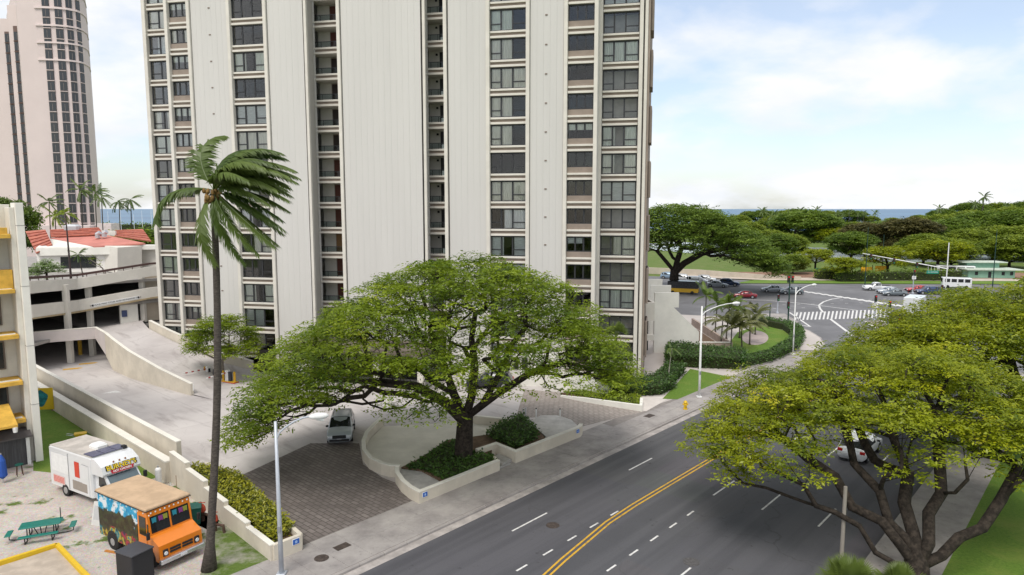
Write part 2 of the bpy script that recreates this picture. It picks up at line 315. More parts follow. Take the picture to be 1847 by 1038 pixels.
# kerbs: separate stones along the avenue and round the corner
kerb = kind(MB().wall([RD(s, -27.23) for s in (-25, 84)], -0.2, -0.03, 0.1).build('kerb', WALK), 'structure')
km = MB().bbox(-0.74, 0.74, -0.09, 0.09, -0.2, 0.012, 0.02).mesh('kerb_stone', WALK)
for i in range(72):
    s = 4.5 + i * 1.5
    if s > 84: break
    x, y = RD(s, -27.10); link('kerb_stone', km, kerb, (x, y, random.uniform(-0.012, 0.004)), (0, 0, RA))
ck = MB(); ck.wall([(p[0] - 0.0, p[1]) for p in corner[3:]], -0.2, 0.012, 0.18); kind(ck.build('corner_kerb', WALK), 'structure')
gut = MB().sheet([RD(-25, -27.02), RD(-25, -26.45), RD(84, -26.45), RD(84, -27.02)], ROADZ + 0.006); kind(gut.build('gutter', M('gutter_concrete', (0.40, 0.365, 0.345), 0.9, 0.18, 1.2)), 'structure')
# sidewalk slabs
sw = kind(MB().sheet([RD(-25, -27.2), RD(-25, -30.85), RD(47, -30.85), RD(60, -29.75), RD(86, -29.75), RD(88, -27.2)], 0.006).build('sidewalk', M('joint_grout', (0.25, 0.225, 0.21), 0.95)), 'structure')
sl = [MB().bbox(-0.745, 0.745, -wd / 2 + 0.006, wd / 2 - 0.006, 0, 0.022, 0.008).mesh('sidewalk_slab', WALK) for wd in (1.8, 1.25)]
for i in range(54):
    s = 5.5 + i * 1.5
    for j in range(2):
        if s < 46: me, n = sl[0], -28.12 - j * 1.8
        else: me, n = sl[1], -27.85 - j * 1.26
        x, y = RD(s, n); link('sidewalk_slab', me, sw, (x, y, random.uniform(0.003, 0.008)), (random.uniform(-.002, .002), random.uniform(-.002, .002), RA))
# near-side sidewalk, lawn and kerb on the camera side of the road
sheet('near_sidewalk', [RD(-25, -8.5), RD(90, -8.5), RD(90, -5.4), RD(-25, -5.4)], 0.0, WALK)
kind(MB().wall([RD(-25, -8.48), RD(90, -8.48)], -0.2, 0.01, 0.16).build('near_kerb', WALK), 'structure')
sheet('near_lawn', [RD(-25, -5.4), RD(90, -5.4), RD(90, 40), RD(-25, 40)], 0.004, LAWN)
# driveway, pavers, lot
sheet('driveway', [G(70, 655), G(300, 825), G(420, 860), G(548, 985), G(756, 907), G(1044, 772), G(1165, 742), G(1030, 712), G(945, 690), (0, 66), (-29, 73), (-34, 79), (-60, 100), (-64, 78)], 0.004, DRIVE)
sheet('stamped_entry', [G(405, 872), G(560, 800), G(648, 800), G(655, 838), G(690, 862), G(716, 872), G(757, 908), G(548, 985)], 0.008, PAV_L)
sheet('stamped_exit', [G(930, 756), G(946, 703), G(1010, 708), G(1060, 722), G(1165, 742), G(1046, 771), G(985, 752)], 0.008, PAV_R)
sheet('exit_path', [G(1155, 742), G(1166, 742), G(1212, 716), G(1155, 716)], 0.01, M('pale_path', (0.62, 0.57, 0.53), 0.9, 0.06, 1))
sheet('food_truck_lot', [G(-300, 1100), G(-300, 800), G(78, 815), G(172, 800), G(300, 838), G(420, 955), G(493, 1013), G(543, 990), RD(17.0, -30.85), RD(-25, -30.85)], 0.012, GRAVEL)
sheet('lot_lawn', [G(60, 735), G(110, 738), G(205, 815), G(290, 860), G(262, 868), G(210, 836), G(168, 812), G(108, 855), G(60, 850)], 0.016, LAWN)
sheet('verge_grass', [G(395, 940), G(493, 1012), G(470, 1036), G(420, 1060), G(360, 1040), G(380, 985)], 0.016, fancy('patchy_grass', 0.95, mk_grass((0.07, 0.125, 0.02), (0.15, 0.21, 0.045), (0.46, 0.42, 0.38), 1.0)))
sheet('tower_lawn', [G(1195, 720), G(1245, 666), G(1320, 681), G(1222, 721)], 0.02, LAWN)
# painted markings
YEL = M('yellow_marking', (0.38, 0.235, 0.06), 0.7, 0.18, 5, col2=(0.66, 0.38, 0.035), lo=.36, hi=.5); WHT = M('white_marking', (0.44, 0.43, 0.42), 0.7, 0.1, 5, col2=(0.70, 0.69, 0.67), lo=.36, hi=.5)
ym = kind(MB().build('yellow_centre_marking', YEL), 'structure')
yl = MB(); pl = [(16, -18.2), (22, -19.25), (26, -19.95), (31, -20.62), (34, -20.74), (84, -20.75)]
for off in (-0.14, 0.14):
    for (s0, n0), (s1, n1) in zip(pl, pl[1:]):
        yl.add([(*RD(s0, n0 + off - .055), ROADZ + .008), (*RD(s0, n0 + off + .055), ROADZ + .008), (*RD(s1, n1 + off + .055), ROADZ + .008), (*RD(s1, n1 + off - .055), ROADZ + .008)], [(0, 1, 2, 3)])
ym.data = yl.mesh('yellow_centre_marking', YEL)
wm = kind(MB().build('white_lane_marking', WHT), 'structure'); wl = MB()
def stripe(a, b, wd, z=ROADZ + .008, mb=None):
    d = Vector((b[0] - a[0], b[1] - a[1])); n = Vector((-d.y, d.x)).normalized() * wd / 2
    (mb or wl).add([(a[0] + n.x, a[1] + n.y, z), (a[0] - n.x, a[1] - n.y, z), (b[0] - n.x, b[1] - n.y, z), (b[0] + n.x, b[1] + n.y, z)], [(0, 1, 2, 3)])
for n_ in (-23.95, -17.85, -14.8, -11.6):
    for k in range(-1, 6):
        s = 26.6 + 11.85 * k
        if n_ == -17.85 and k < 1: continue
        stripe(RD(s, n_), RD(s + 3.05, n_), 0.11)
for k in range(6): stripe(RD(21.6 + 2.05 * k, -21.0), RD(22.4 + 2.05 * k, -21.0), 0.11)
for k in range(7): stripe(RD(22.5 + 2.05 * k, -17.7), RD(23.3 + 2.05 * k, -17.7), 0.11)
# intersection markings
Z2 = ROADZ + .012
for k in range(25):                                   # near crosswalk bars
    a = Vector(G(1438 + k * 7.2, 564 - k * 0.25, ROADZ)); b = Vector(G(1434 + k * 7.3, 578 - k * 0.2, ROADZ)); stripe(a, b, 0.26, Z2)
for k in range(15):                                   # far crosswalk bars
    stripe(G(1448 + k * 13, 525 + k * 1.9, ROADZ), G(1462 + k * 13, 528.6 + k * 2.0, ROADZ), 0.75, Z2)
arc = [G(x, y, ROADZ) for x, y in ((1520, 537), (1500, 540), (1485, 545), (1477, 551), (1479, 557), (1485, 564))]
for a, b in zip(arc, arc[1:]): stripe(a, b, 0.35, Z2)
for a, b, wd in (((1380, 542), (1450, 548), .3), ((1450, 548), (1545, 560), .3), ((1498, 576), (1538, 606), .42), ((1424, 564), (1462, 590), .3), ((1440, 586), (1462, 590), .3), ((1543, 614), (1546, 620), .25), ((1340, 541), (1380, 542), .3)):
    stripe(G(*a, ROADZ), G(*b, ROADZ), wd, Z2)
for j in range(2):
    for k in range(9): stripe(G(1385 + k * 26 + j * 9, 551 - k * 0.7 + j * 6 - (k > 3) * 6, ROADZ), G(1391 + k * 26 + j * 9, 551 - k * 0.7 + j * 6 - (k > 3) * 6, ROADZ), 0.2, Z2)
wm.data = wl.mesh('white_lane_marking', WHT)
# traffic islands at the crossing
ip = [G(1330, 566), G(1415, 566), G(1441, 581), G(1425, 586), G(1370, 578), G(1330, 577)]
kind(MB().prism(ip, -0.2, 0.02).build('refuge_island', WALK), 'structure')
kind(MB().prism([G(1560, 580), G(1590, 578), G(1625, 596), G(1640, 612), G(1602, 606)], -0.2, 0.02).build('median_island', M('island_paving', (0.30, 0.26, 0.23), 0.9, 0.2, 1)), 'structure')
for pts in ([(1560, 581), (1600, 606)], [(1590, 579), (1636, 612)]):
    a, b = [G(*p) for p in pts]
    for i in range(4):
        t0, t1 = i / 4 + .02, (i + 1) / 4 - .02
        kind(MB().wall([(a[0] + (b[0] - a[0]) * t, a[1] + (b[1] - a[1]) * t) for t in (t0, t1)], 0.0, 0.14, 0.3).build('island_kerb', WHITEC), 'structure')
# manholes and utility covers
def cover(name, p, r, mat, square=False, rot=0.0, z=0.0, label='', cat='cover'):
    m = MB()
    if square: m.bbox(-r, r, -r * .62, r * .62, 0, 0.012, .01)
    else: m.cyl(0, 0, 0, 0.01, r, r * .98, 20)
    tag(m.build(name, mat, None, (p[0], p[1], z), (0, 0, rot)), label, cat)
IRON = M('cast_iron', (0.075, 0.058, 0.05), 0.7, 0.3, 6, 0.4, 40)
cover('utility_cover', G(617, 987), 0.42, IRON, True, RA, .03, 'square dark cover in the sidewalk by the paver entry', 'cover')
cover('access_cover', G(580, 1008), 0.37, IRON, z=.03, label='round dark cover at the bottom end of the sidewalk', cat='cover')
cover('drain_grate', G(1171, 751), 0.5, IRON, True, RA, .03, 'dark grate in the sidewalk beside the paver exit', 'grate')
cover('street_manhole', G(997, 948, ROADZ), 0.38, IRON, z=ROADZ + .004, label='brown manhole cover in the left lanes of the road')
cover('road_manhole', G(1247, 1014, ROADZ), 0.42, M('worn_iron', (0.10, 0.095, 0.095), 0.7, .2, 8), z=ROADZ + .004, label='grey manhole cover in the right lanes near the bottom of the photo')
# ============================================================= the apartment tower
TW = tag(empty('apartment_tower', (0, 66.9, 0), -math.radians(12)), 'tall cream apartment tower with ribbed panels and dark window columns behind the umbrella tree', 'tower')
FH, Z0, NF = 2.68, 1.57, 16
ZT = Z0 + FH * NF + 0.1
CURT = [M('curtain_sage', (0.80, 0.83, 0.74), 0.9, 0.18, 2.0, stretch=(9, 9, 0.3)), M('curtain_cream', (0.88, 0.85, 0.75), 0.9, 0.15, 2.0, stretch=(9, 9, 0.3)),
        M('curtain_white', (0.92, 0.92, 0.92), 0.9, 0.1, 2.0, stretch=(9, 9, 0.3)), M('blind_grey', (0.66, 0.69, 0.68), 0.9, 0.15, 2.0, stretch=(1, 1, 14))]
tr = random.Random(3)
def ribbed(u0, u1, v, parent=TW, z0=0.0, z1=ZT, target=0.62, v2=None):     # precast strips with recessed joints
    n = max(1, round(abs(math.hypot(u1 - u0, (v2 or v) - v)) / target)); v2 = v if v2 is None else v2
    for i in range(n):
        a, b = i / n, (i + 1) / n; ln = math.hypot(u1 - u0, v2 - v); g = 0.0035 / ln
        p, q = (u0 + (u1 - u0) * (a + g), v + (v2 - v) * (a + g)), (u0 + (u1 - u0) * (b - g), v + (v2 - v) * (b - g))
        nx, ny = -(q[1] - p[1]), q[0] - p[0]; k = 0.18 / math.hypot(nx, ny); e = tr.uniform(0, 0.012)
        ox, oy = nx * k, ny * k
        MB().add([(p[0] - ox * e * 5, p[1] - oy * e * 5, z0), (q[0] - ox * e * 5, q[1] - oy * e * 5, z0), (q[0] + ox, q[1] + oy, z0), (p[0] + ox, p[1] + oy, z0),
                  (p[0] - ox * e * 5, p[1] - oy * e * 5, z1), (q[0] - ox * e * 5, q[1] - oy * e * 5, z1), (q[0] + ox, q[1] + oy, z1), (p[0] + ox, p[1] + oy, z1)],
                 [(0, 1, 5, 4), (1, 2, 6, 5), (3, 0, 4, 7), (4, 5, 6, 7)]).build('wall_panel', PANELM, parent)
def pilaster(u, wd=0.36, v=-0.28, d=0.95): MB().bbox(u - wd / 2, u + wd / 2, v, v + d, 0, ZT, 0.03).build('pilaster', CREAM, TW)
# core behind everything
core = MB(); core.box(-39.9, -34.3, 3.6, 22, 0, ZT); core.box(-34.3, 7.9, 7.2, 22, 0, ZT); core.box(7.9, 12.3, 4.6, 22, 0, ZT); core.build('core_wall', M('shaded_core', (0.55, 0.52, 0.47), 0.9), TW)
MB().box(-40.2, 12.5, -0.2, 22.2, ZT, ZT + 0.5).build('roof_slab', CREAM, TW)
wmesh = {}
def bars(w, h, kind_):
    fr = MB(); t = 0.10; d = 0.10
    fr.box(0, w, 0, d, 0, t); fr.box(0, w, 0, d, h - t, h); fr.box(0, t, 0, d, t, h - t); fr.box(w - t, w, 0, d, t, h - t)
    panes = []
    if kind_ == 'wide': xs = [0.30 * w, 0.62 * w]
    elif kind_ == 'slim': xs = [0.54 * w]
    else: xs = [0.34 * w, 0.67 * w]
    for x in xs: fr.box(x - 0.075, x + 0.075, 0.004, d - .004, t, h - t)
    e = [t] + [c for x in xs for c in (x - 0.075, x + 0.075)] + [w - t]
    for i in range(len(xs) + 1):
        a, b = e[2 * i], e[2 * i + 1]
        if (kind_ == 'wide' and i != 1) or (kind_ == 'slim' and i == 0):
            zs = h * 0.33; fr.box(a, b, 0.012, d - .012, zs - 0.05, zs + 0.05); panes += [(a, b, t, zs - 0.05), (a, b, zs + 0.05, h - t)]
        else: panes.append((a, b, t, h - t))
    return fr, panes
def window(u0, u1, v, z, h, kind_, k, col):
    w = u1 - u0; key = (round(w, 2), round(h, 2), kind_)
    if key not in wmesh:
        fr, panes = bars(w, h, kind_)
        wmesh[key] = (fr.mesh('window', DARKF), [MB().box(a, b, 0.045, 0.055, c, d).mesh('pane', GLASS) for a, b, c, d in panes], panes)
    fm, pm, panes = wmesh[key]
    o = link('window', fm, TW, (u0, v, z))
    if k >= 3:
        for p in pm: link('pane', p, o)
    else:
        MB().box(0.08, w - 0.08, 0.047, 0.057, 0.08, h - 0.08).build('pane', GLASS, o)
    r = tr.random(); cm = MB(); ci = tr.choice(CURT if col in 'BC' else CURT[:1] + CURT[:2] + CURT[3:])
    if r < {'A': .65, 'B': .85, 'C': .85, 'D': .4, 'E': .55}[col]:
        st = tr.random(); segs = [(0.06, w - 0.06)] if st < .45 else ([(0.06, w * .36), (w * .66, w - .06)] if st < .75 else ([(0.06, w * .62)] if st < .9 else [(w * .38, w - .06)]))
        zb = 0.05 if (st < .6 or kind_ == 'short') else 0.05
        if kind_ == 'short': zb = h * tr.choice([0.05, 0.4, 0.55])
        for a, b in segs:
            n = max(4, int((b - a) / 0.07)); ring = []
            for i in range(n + 1):
                x = a + (b - a) * i / n; y = 0.15 + 0.035 * math.sin(i * 2.1) * (1 if ci is not CURT[3] else .1); ring.append((x, y))
            cm.add([(x, y, zb) for x, y in ring] + [(x, y, h - .04) for x, y in ring], [(i, i + 1, n + 2 + i, n + 1 + i) for i in range(n)])
        cm.build('curtain', ci, o)
def column(u0, u1, v, kind_, col, k0=0):
    """one bay: sills, lintels, spandrels and windows between two pilasters"""
    L_ = MB().bbox(u0 - .02, u1 + .02, v - 0.06, v + 0.5, -0.10, 0.10, 0.02).mesh('ledge', CREAM)
    S_ = MB().bbox(u0 - .02, u1 + .02, v - 0.02, v + 0.5, 0.38, 0.56, 0.02).mesh('sill', CREAM)
    B_ = MB().box(u0 - .02, u1 + .02, v + 0.14, v + 0.62, 0.098, 0.382).mesh('spandrel', TAUPE)
    A_ = MB().box(u0 - .02, u1 + .02, v + 0.14, v + 0.62, 0.558, 1.10).mesh('apron', TAUPE)
    for k in range(k0, NF):
        z = Z0 + FH * k
        link('ledge', L_, TW, (0, 0, z)); link('spandrel', B_, TW, (0, 0, z)); link('sill', S_, TW, (0, 0, z))
        if kind_ == 'short': link('apron', A_, TW, (0, 0, z)); window(u0, u1, v + 0.18, z + 1.10, 1.44, 'short', k, col)
        else: window(u0, u1, v + 0.18, z + 0.56, 1.98, kind_, k, col)
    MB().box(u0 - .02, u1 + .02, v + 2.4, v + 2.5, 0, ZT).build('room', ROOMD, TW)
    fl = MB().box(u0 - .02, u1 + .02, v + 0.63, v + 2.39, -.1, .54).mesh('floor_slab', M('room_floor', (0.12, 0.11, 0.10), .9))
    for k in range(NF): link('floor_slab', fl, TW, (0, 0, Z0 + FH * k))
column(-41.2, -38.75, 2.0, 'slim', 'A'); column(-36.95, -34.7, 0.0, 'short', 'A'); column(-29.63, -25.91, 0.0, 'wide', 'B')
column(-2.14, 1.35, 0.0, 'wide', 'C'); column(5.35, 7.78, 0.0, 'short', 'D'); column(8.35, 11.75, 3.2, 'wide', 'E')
for u in (-37.15, -34.5, -29.83, -25.71, -2.34, 1.55, 5.15, 7.98): pilaster(u)
for u in (-41.45, -38.5): pilaster(u, 0.42, 1.72)
pilaster(8.12, 0.36, 2.92); pilaster(11.98, 0.36, 2.92); pilaster(12.45, 0.3, 3.1, 1.2)
MB().box(-41.8, -41.66, 1.9, 20, 0, ZT).build('side_wall', PANELM, TW); MB().box(12.62, 12.8, 3.2, 20, 0, ZT).build('side_wall', TAUPE, TW)
for k in range(0, NF, 2):                                # dark balcony ends sticking out on the sea side
    MB().bbox(12.8, 13.1, 4.6, 8.0, Z0 + FH * k + 1.0, Z0 + FH * k + 4.6, .1).build('balcony_end', TAUPE, TW)
MB().box(7.9, 8.0, 0.6, 4, 0, ZT).build('side_wall', PANELM, TW); MB().box(-37.33, -37.2, 0.6, 3.6, 0, ZT).build('side_wall', PANELM, TW)
ribbed(-34.26, -30.1, -0.06); ribbed(-25.45, -21.55, -0.06); ribbed(-17.4, -9.1, -0.06); ribbed(-6.3, -2.56, -0.06); ribbed(1.78, 4.93, -0.06)
# dark reveal slots beside the panels
for u in (-34.3, -30.05, -25.5, -2.52, 1.74, 4.97, -17.48, -6.38):
    MB().box(u - .035, u + .035, 0.05, 0.2, 0, ZT).build('reveal', M('reveal_shadow_gap', (0.10, 0.09, 0.085), .9), TW)
# small through-wall vents
vm = MB().bbox(-.11, .11, -.05, .06, -.06, .06, .01).mesh('vent', plain('vent_brown', (0.22, 0.17, 0.14), .7))
for k in range(NF):
    for u in (-32.1, 3.3): link('vent', vm, TW, (u, -.06, Z0 + FH * k + 1.75))
# recessed lanai stacks
def recess(uL, uR, slant, doors, D):
    bL = uL - slant
    ribbed(bL, uL, D, v2=0.0, target=0.55); MB().box(uL - .03, uL + .24, -.2, .1, 0, ZT).build('pilaster', CREAM, TW)
    MB().box(uR - .2, uR + .12, -.25, .5, 0, ZT).build('pilaster', CREAM, TW); MB().box(uR - .12, uR + .1, .5, 7.2, 0, ZT).build('side_wall', CREAM, TW)
    wL, wR = bL - .3, uR - .1
    MB().box(wL, wR, D + 1.7, D + 1.8, 0, ZT).build('back_wall', CREAM, TW)
    Lm = MB().bbox(wL, wR, D - .06, D + 1.75, -.10, .10, .02).mesh('slab', CREAM); Bm = MB().box(wL, wR, D + .12, D + .2, .1, .38).mesh('spandrel', TAUPE)
    Sm = MB().bbox(wL, wR, D - .02, D + .3, .38, .56, .02).mesh('sill', CREAM); Rm = MB().box(wL, wR, D + .1, D + .12, .62, 1.12).mesh('railing_glass', glassmat('railing_glass', (0.72, 0.78, 0.78), 1.35))
    Tm = MB().box(wL, wR, D + .08, D + .14, 1.12, 1.17); [Tm.box(x, x + .04, D + .09, D + .13, .56, 1.12) for x in np.linspace(wL, wR - .04, 5)]; Tm = Tm.mesh('handrail', DARKF)
    dm = [plain('door_dark', (0.035, 0.022, 0.018), .5), plain('door_red_brown', (0.10, 0.030, 0.018), .5), plain('door_ochre', (0.24, 0.13, 0.05), .5)]
    Dm = [MB().bbox(0, .95, D + 1.6, D + 1.68, .56, 2.42, .01).mesh('door', m) for m in dm]; Fm = MB(); Fm.box(-.08, 0, D + 1.62, D + 1.7, .56, 2.5); Fm.box(.95, 1.03, D + 1.62, D + 1.7, .56, 2.5); Fm.box(-.08, 1.03, D + 1.615, D + 1.695, 2.42, 2.5); Fm = Fm.mesh('door_frame', TAUPE)
    lm = MB().bbox(0, .2, D + 1.5, D + 1.66, 2.1, 2.3, .02).mesh('wall_lamp', BLACKP); ac = MB().bbox(0, .5, D + 1.0, D + 1.5, .57, 1.1, .03).mesh('storage_box', WHITEP)
    for k in range(NF):
        z = Z0 + FH * k
        for nm, me in (('slab', Lm), ('spandrel', Bm), ('sill', Sm), ('railing_glass', Rm), ('handrail', Tm)): link(nm, me, TW, (0, 0, z))
        if doors: d = link('door', Dm[2 if k == 4 else (1 if tr.random() < .55 else 0)], TW, (bL + 1.2, 0, z)); link('door_frame', Fm, d)
        else: link('wall_lamp', lm, TW, (bL + .5, 0, z)); MB().box(uR - 1.9, uR - 1.0, D + 1.62, D + 1.69, z + .56, z + 2.45).build('door', BLACKP, TW)
        if tr.random() < .4: link('storage_box', ac, TW, (bL + (2.4 if doors else 1.2), 0, z))
recess(-21.35, -17.62, .55, True, 2.7); recess(-8.85, -6.55, .5, False, 2.3)
# ground-floor lobby: canopy, columns and plinth
cn = MB().bbox(-22, -7.5, -5.0, -.4, 3.5, 4.1, .05).build('entrance_canopy', M('canopy_brown', (0.17, 0.14, 0.115), .9), TW)
for u in (-21.5, -17, -12.5, -8): MB().bbox(u - .3, u + .3, -4.7, -4.1, 0, 3.5, .04).build('canopy_column', CREAM, TW)
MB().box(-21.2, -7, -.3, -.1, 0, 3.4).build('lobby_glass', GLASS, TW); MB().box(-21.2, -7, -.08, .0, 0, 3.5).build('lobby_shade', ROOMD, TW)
for u0, u1 in ((-33.8, -31.2), (-28, -26)): MB().bbox(u0, u1, -.5, -.12, 0, 2.6, .3).build('arched_door', M('arch_dark', (.05, .045, .04), .8), TW)
for u in (-1.6, -.7, .2, 1.1): MB().bbox(u, u + .55, -.42, -.3, 1.7, 2.9, .02).build('lobby_window', DARKF, TW)
MB().bbox(-5.5, 4.8, -.3, -.1, 0, 3.3, .03).build('plinth_wall', WHITEC, TW)
# white garden wall with cap beside the exit
gw = MB().wall([G(985, 700), G(1040, 708), G(1095, 719)], 0, 1.75, .3); tag(gw.build('garden_wall', WHITEC), 'plain white garden wall in front of the tower by the paver exit', 'wall')
# terraces on the sea side: three white fin walls, slabs and a low wall
def fin(Y, xl, xr, label, slope=False):
    z1 = 7.4; a, b = AT(xl, 500, Y)[0], AT(xr, 500, Y)[0]
    m = MB()
    if slope:
        c = AT(1261, 600, Y)[0]; prof = [(a, 0), (c, 0), (c, 2.6), (b - .6, 5.6), (b, 5.6), (b, z1), (a, z1)]
    else: prof = [(a, 0), (b, 0), (b, z1), (a, z1)]
    m.loft([[(x, Y, z) for x, z in prof], [(x, Y + .35, z) for x, z in prof]]); return tag(m.build('fin_wall', WHITEC), label, 'wall', 'white fin walls beside the tower')
fin(82, 1182, 1226, 'nearest white fin wall with a sloping shoulder beside the tower', True)
fin(90, 1174, 1211, 'middle white fin wall of three beside the tower'); fin(98, 1160, 1195, 'farthest white fin wall of three beside the tower')
te = tag(empty('terrace', (14.9, 80.5, 0)), 'cream terrace with dark recesses between the tower and the white fin walls', 'terrace')
x0, x1 = AT(1152, 560, 80)[0] - 14.9, AT(1181, 560, 80)[0] - 14.9
MB().bbox(x0, x1, -.6, -.3, 4.3, 6.5, .03).build('parapet', CREAM, te); MB().box(x0, x1, -.3, 18, 4.3, 4.6).build('deck', M('terrace_tile', (.42, .30, .23), .8), te); MB().box(x1 - .3, x1, -.3, 10, 4.6, 6.5).build('side_parapet', CREAM, te)
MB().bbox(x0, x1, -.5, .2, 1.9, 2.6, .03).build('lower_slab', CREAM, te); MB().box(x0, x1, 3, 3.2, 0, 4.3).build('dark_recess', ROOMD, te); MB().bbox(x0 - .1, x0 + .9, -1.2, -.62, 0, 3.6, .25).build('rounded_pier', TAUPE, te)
lw = MB().wall([(22.4, 83.6), (27.2, 83.4), (27.3, 102)], 0, [1.0, 1.0, 1.05], .3); tag(lw.build('low_wall', M('tan_wall', (.42, .33, .28), .9, .1, 1)), 'low tan wall enclosing the sunken yard beside the nearest fin wall', 'wall')
kind(MB().wall([(22.4, 83.6), (27.2, 83.4)], 1.0, 1.06, .42).build('low_wall_cap', WHITEC, bpy.data.objects['low_wall']), 'structure')
del bpy.data.objects['low_wall_cap']['kind']
sheet('yard_soil', [(20.3, 84), (27, 84), (27, 101), (20.3, 101)], 0.01, SOIL)
# ============================================================= ramp, garage and walls on the left
WALLM = M('painted_wall', (0.66, 0.60, 0.50), 0.85, 0.08, 0.5, 0.06, 18); CAPM = M('wall_cap', (0.76, 0.73, 0.66), 0.85, 0.05, 0.7)
def capped_wall(name, pts, zb, zt, t, label, cat='wall', mat=None, capm=None, over=0.04, cap=0.07, group=None):
    n = len(pts); zt = zt if hasattr(zt, '__len__') else [zt] * n
    o = tag(MB().wall(pts, zb, [z - cap for z in zt], t).build(name, mat or WALLM), label, cat, group)
    MB().wall(pts, [z - cap for z in zt], zt, t + over).build('coping', capm or CAPM, o); return o
lp = [(-30.16, 62.81), (-34.71, 65.98), (-39.73, 69.6), (-43.4, 73.0), (-46.6, 76.2), (-49.0, 78.6)]; lz = [0.12, 0.88, 1.9, 2.62, 3.05, 3.3]; lt = [1.17, 1.88, 2.9, 3.55, 4.0, 4.1]
rp_ = [G(455, 668, .1), G(400, 654, 1.0), G(352, 634, 2.0), G(300, 610, 3.0), G(268, 592, 3.6), (-45.5, 83)]; rzz = [0.1, 1.0, 2.0, 3.0, 3.55, 3.7]
rm = MB(); vs = []
for i in range(6): vs += [(lp[i][0], lp[i][1], lz[i]), (rp_[i][0], rp_[i][1], rzz[i])]
vs = [(-27.0, 61.0, 0.01), (-23.5, 67.5, 0.01)] + vs + [(-66, 92, 3.6), (-52, 104, 3.8)]
rm.add(vs, [(2 * i, 2 * i + 1, 2 * i + 3, 2 * i + 2) for i in range(len(vs) // 2 - 1)]); kind(rm.build('ramp', DRIVE), 'structure')
capped_wall('ramp_wall', lp[:4] + [(-45.2, 74.9)], [0, 0, 0, 0.0, 1.15], lt[:4] + [3.8], .28, 'long cream wall rising along the left side of the parking ramp')
capped_wall('ramp_edge_beam', [(-45.25, 74.95), (-47.6, 77.0), (-52.6, 73.0)], [1.25, 2.75, 2.9], [3.8, 4.08, 4.2], .28, 'pale beam band over the dark lower garage entrance', 'wall', M('pinkish_wall', (0.64, 0.58, 0.56), .85, .05, .5))
capped_wall('ramp_outer_wall', [(p[0] + .1, p[1] + .2) for p in rp_[:5]], [0, .6, 1.4, 2.2, 2.6], [1.1, 2.0, 3.0, 4.0, 4.5], .3, 'curving cream wall between the parking ramp and the foot of the tower')
for px, py in ((232, 669), (309, 692)):
    x, y = G(px, py, .75); MB().bbox(-.1, .1, -.06, .06, -.1, .1, .02).build('drain_hole', BLACKP, bpy.data.objects['ramp_wall'], (x - .0, y + .55, .75), (0, 0, math.radians(-35)))
# ---- parking garage
GA = tag(empty('parking_garage', (-50, 80, 0)), 'cream open parking garage with curved parapet bands and a white sign beside the tower', 'garage')
def ga(x, y): return (x + 50, y - 80)
P0, P1, P2, P3 = (-50.8, 71.4), (-50.7, 79.0), (-45.1, 84.5), (-44.2, 85.4)
gp = [ga(*p) for p in ((-53.5, 66.5), P0, P1, P2, P3)]
MB().wall(gp, [8.6, 8.65, 8.2, 9.15, 9.2], [9.95, 9.95, 9.45, 10.35, 10.4], .3).build('upper_parapet', CREAM, GA)
MB().wall(gp, [6.1, 6.05, 5.65, 6.55, 6.6], [7.45, 7.4, 6.92, 7.75, 7.8], .3).build('middle_parapet', CREAM, GA)
MB().wall(gp, [5.9, 5.9, 5.45, 6.35, 6.4], [6.1, 6.05, 5.65, 6.55, 6.6], .42).build('soffit_trim', M('ochre_soffit', (0.42, 0.33, 0.20), .85), GA)
for (x, y, z0, z1) in ((-50.5, 76.2, 0, 9), (-50.3, 80.0, 0, 9), (-46.2, 84.2, 3.4, 9.3)): MB().bbox(*[v for v in (x + 50 - .28, x + 50 + .28)], *[v for v in (y - 80 - .28 + .45, y - 80 + .28 + .45)], z0, z1, .03).build('column', CREAM, GA)
for z in (2.9, 5.8, 8.5): MB().prism([ga(-54, 67), ga(-51, 71.5), ga(-50.9, 79.2), ga(-45.3, 84.7), ga(-44, 86), ga(-48, 125), ga(-90, 125), ga(-90, 67)], z, z + .3).build('deck', M('deck_concrete', (.34, .32, .30), .9), GA)
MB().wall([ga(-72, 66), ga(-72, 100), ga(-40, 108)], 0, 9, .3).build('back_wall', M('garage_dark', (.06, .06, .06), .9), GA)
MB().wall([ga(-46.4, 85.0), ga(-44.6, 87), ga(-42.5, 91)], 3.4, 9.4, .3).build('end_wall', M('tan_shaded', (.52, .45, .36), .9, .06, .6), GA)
MB().wall([ga(-48.0, 82.6), ga(-46.6, 84.0)], 3.3, 6.0, .5).build('entry_pier', WHITEC, GA)
sg = MB().bbox(-.3, .3, -.03, .03, -.4, .4, .02).build('notice_board', plain('notice_blue', (.05, .07, .16), .5), GA, (*[c for c in ga(-47.45, 82.75)], 4.75), (0, 0, math.radians(45))); sg.location.y -= .1
rl = MB().wall([(p[0] + .05, p[1] + .1) for p in gp], [10.15, 10.15, 9.7, 10.6, 10.62], [10.42, 10.42, 9.97, 10.85, 10.87], .1).build('guard_rail', plain('brown_rail', (.085, .045, .04), .6), GA)
pm_ = MB().box(-.03, .03, -.03, .03, -.3, .02).mesh('rail_post', plain('brown_rail', (.085, .045, .04), .6))
for a, b, za, zb, n in ((gp[1], gp[2], 10.15, 9.7, 6), (gp[2], gp[3], 9.7, 10.6, 8)):
    for i in range(n): t = i / n; link('rail_post', pm_, rl, (a[0] + (b[0] - a[0]) * t + .05, a[1] + (b[1] - a[1]) * t + .1, za + (zb - za) * t))
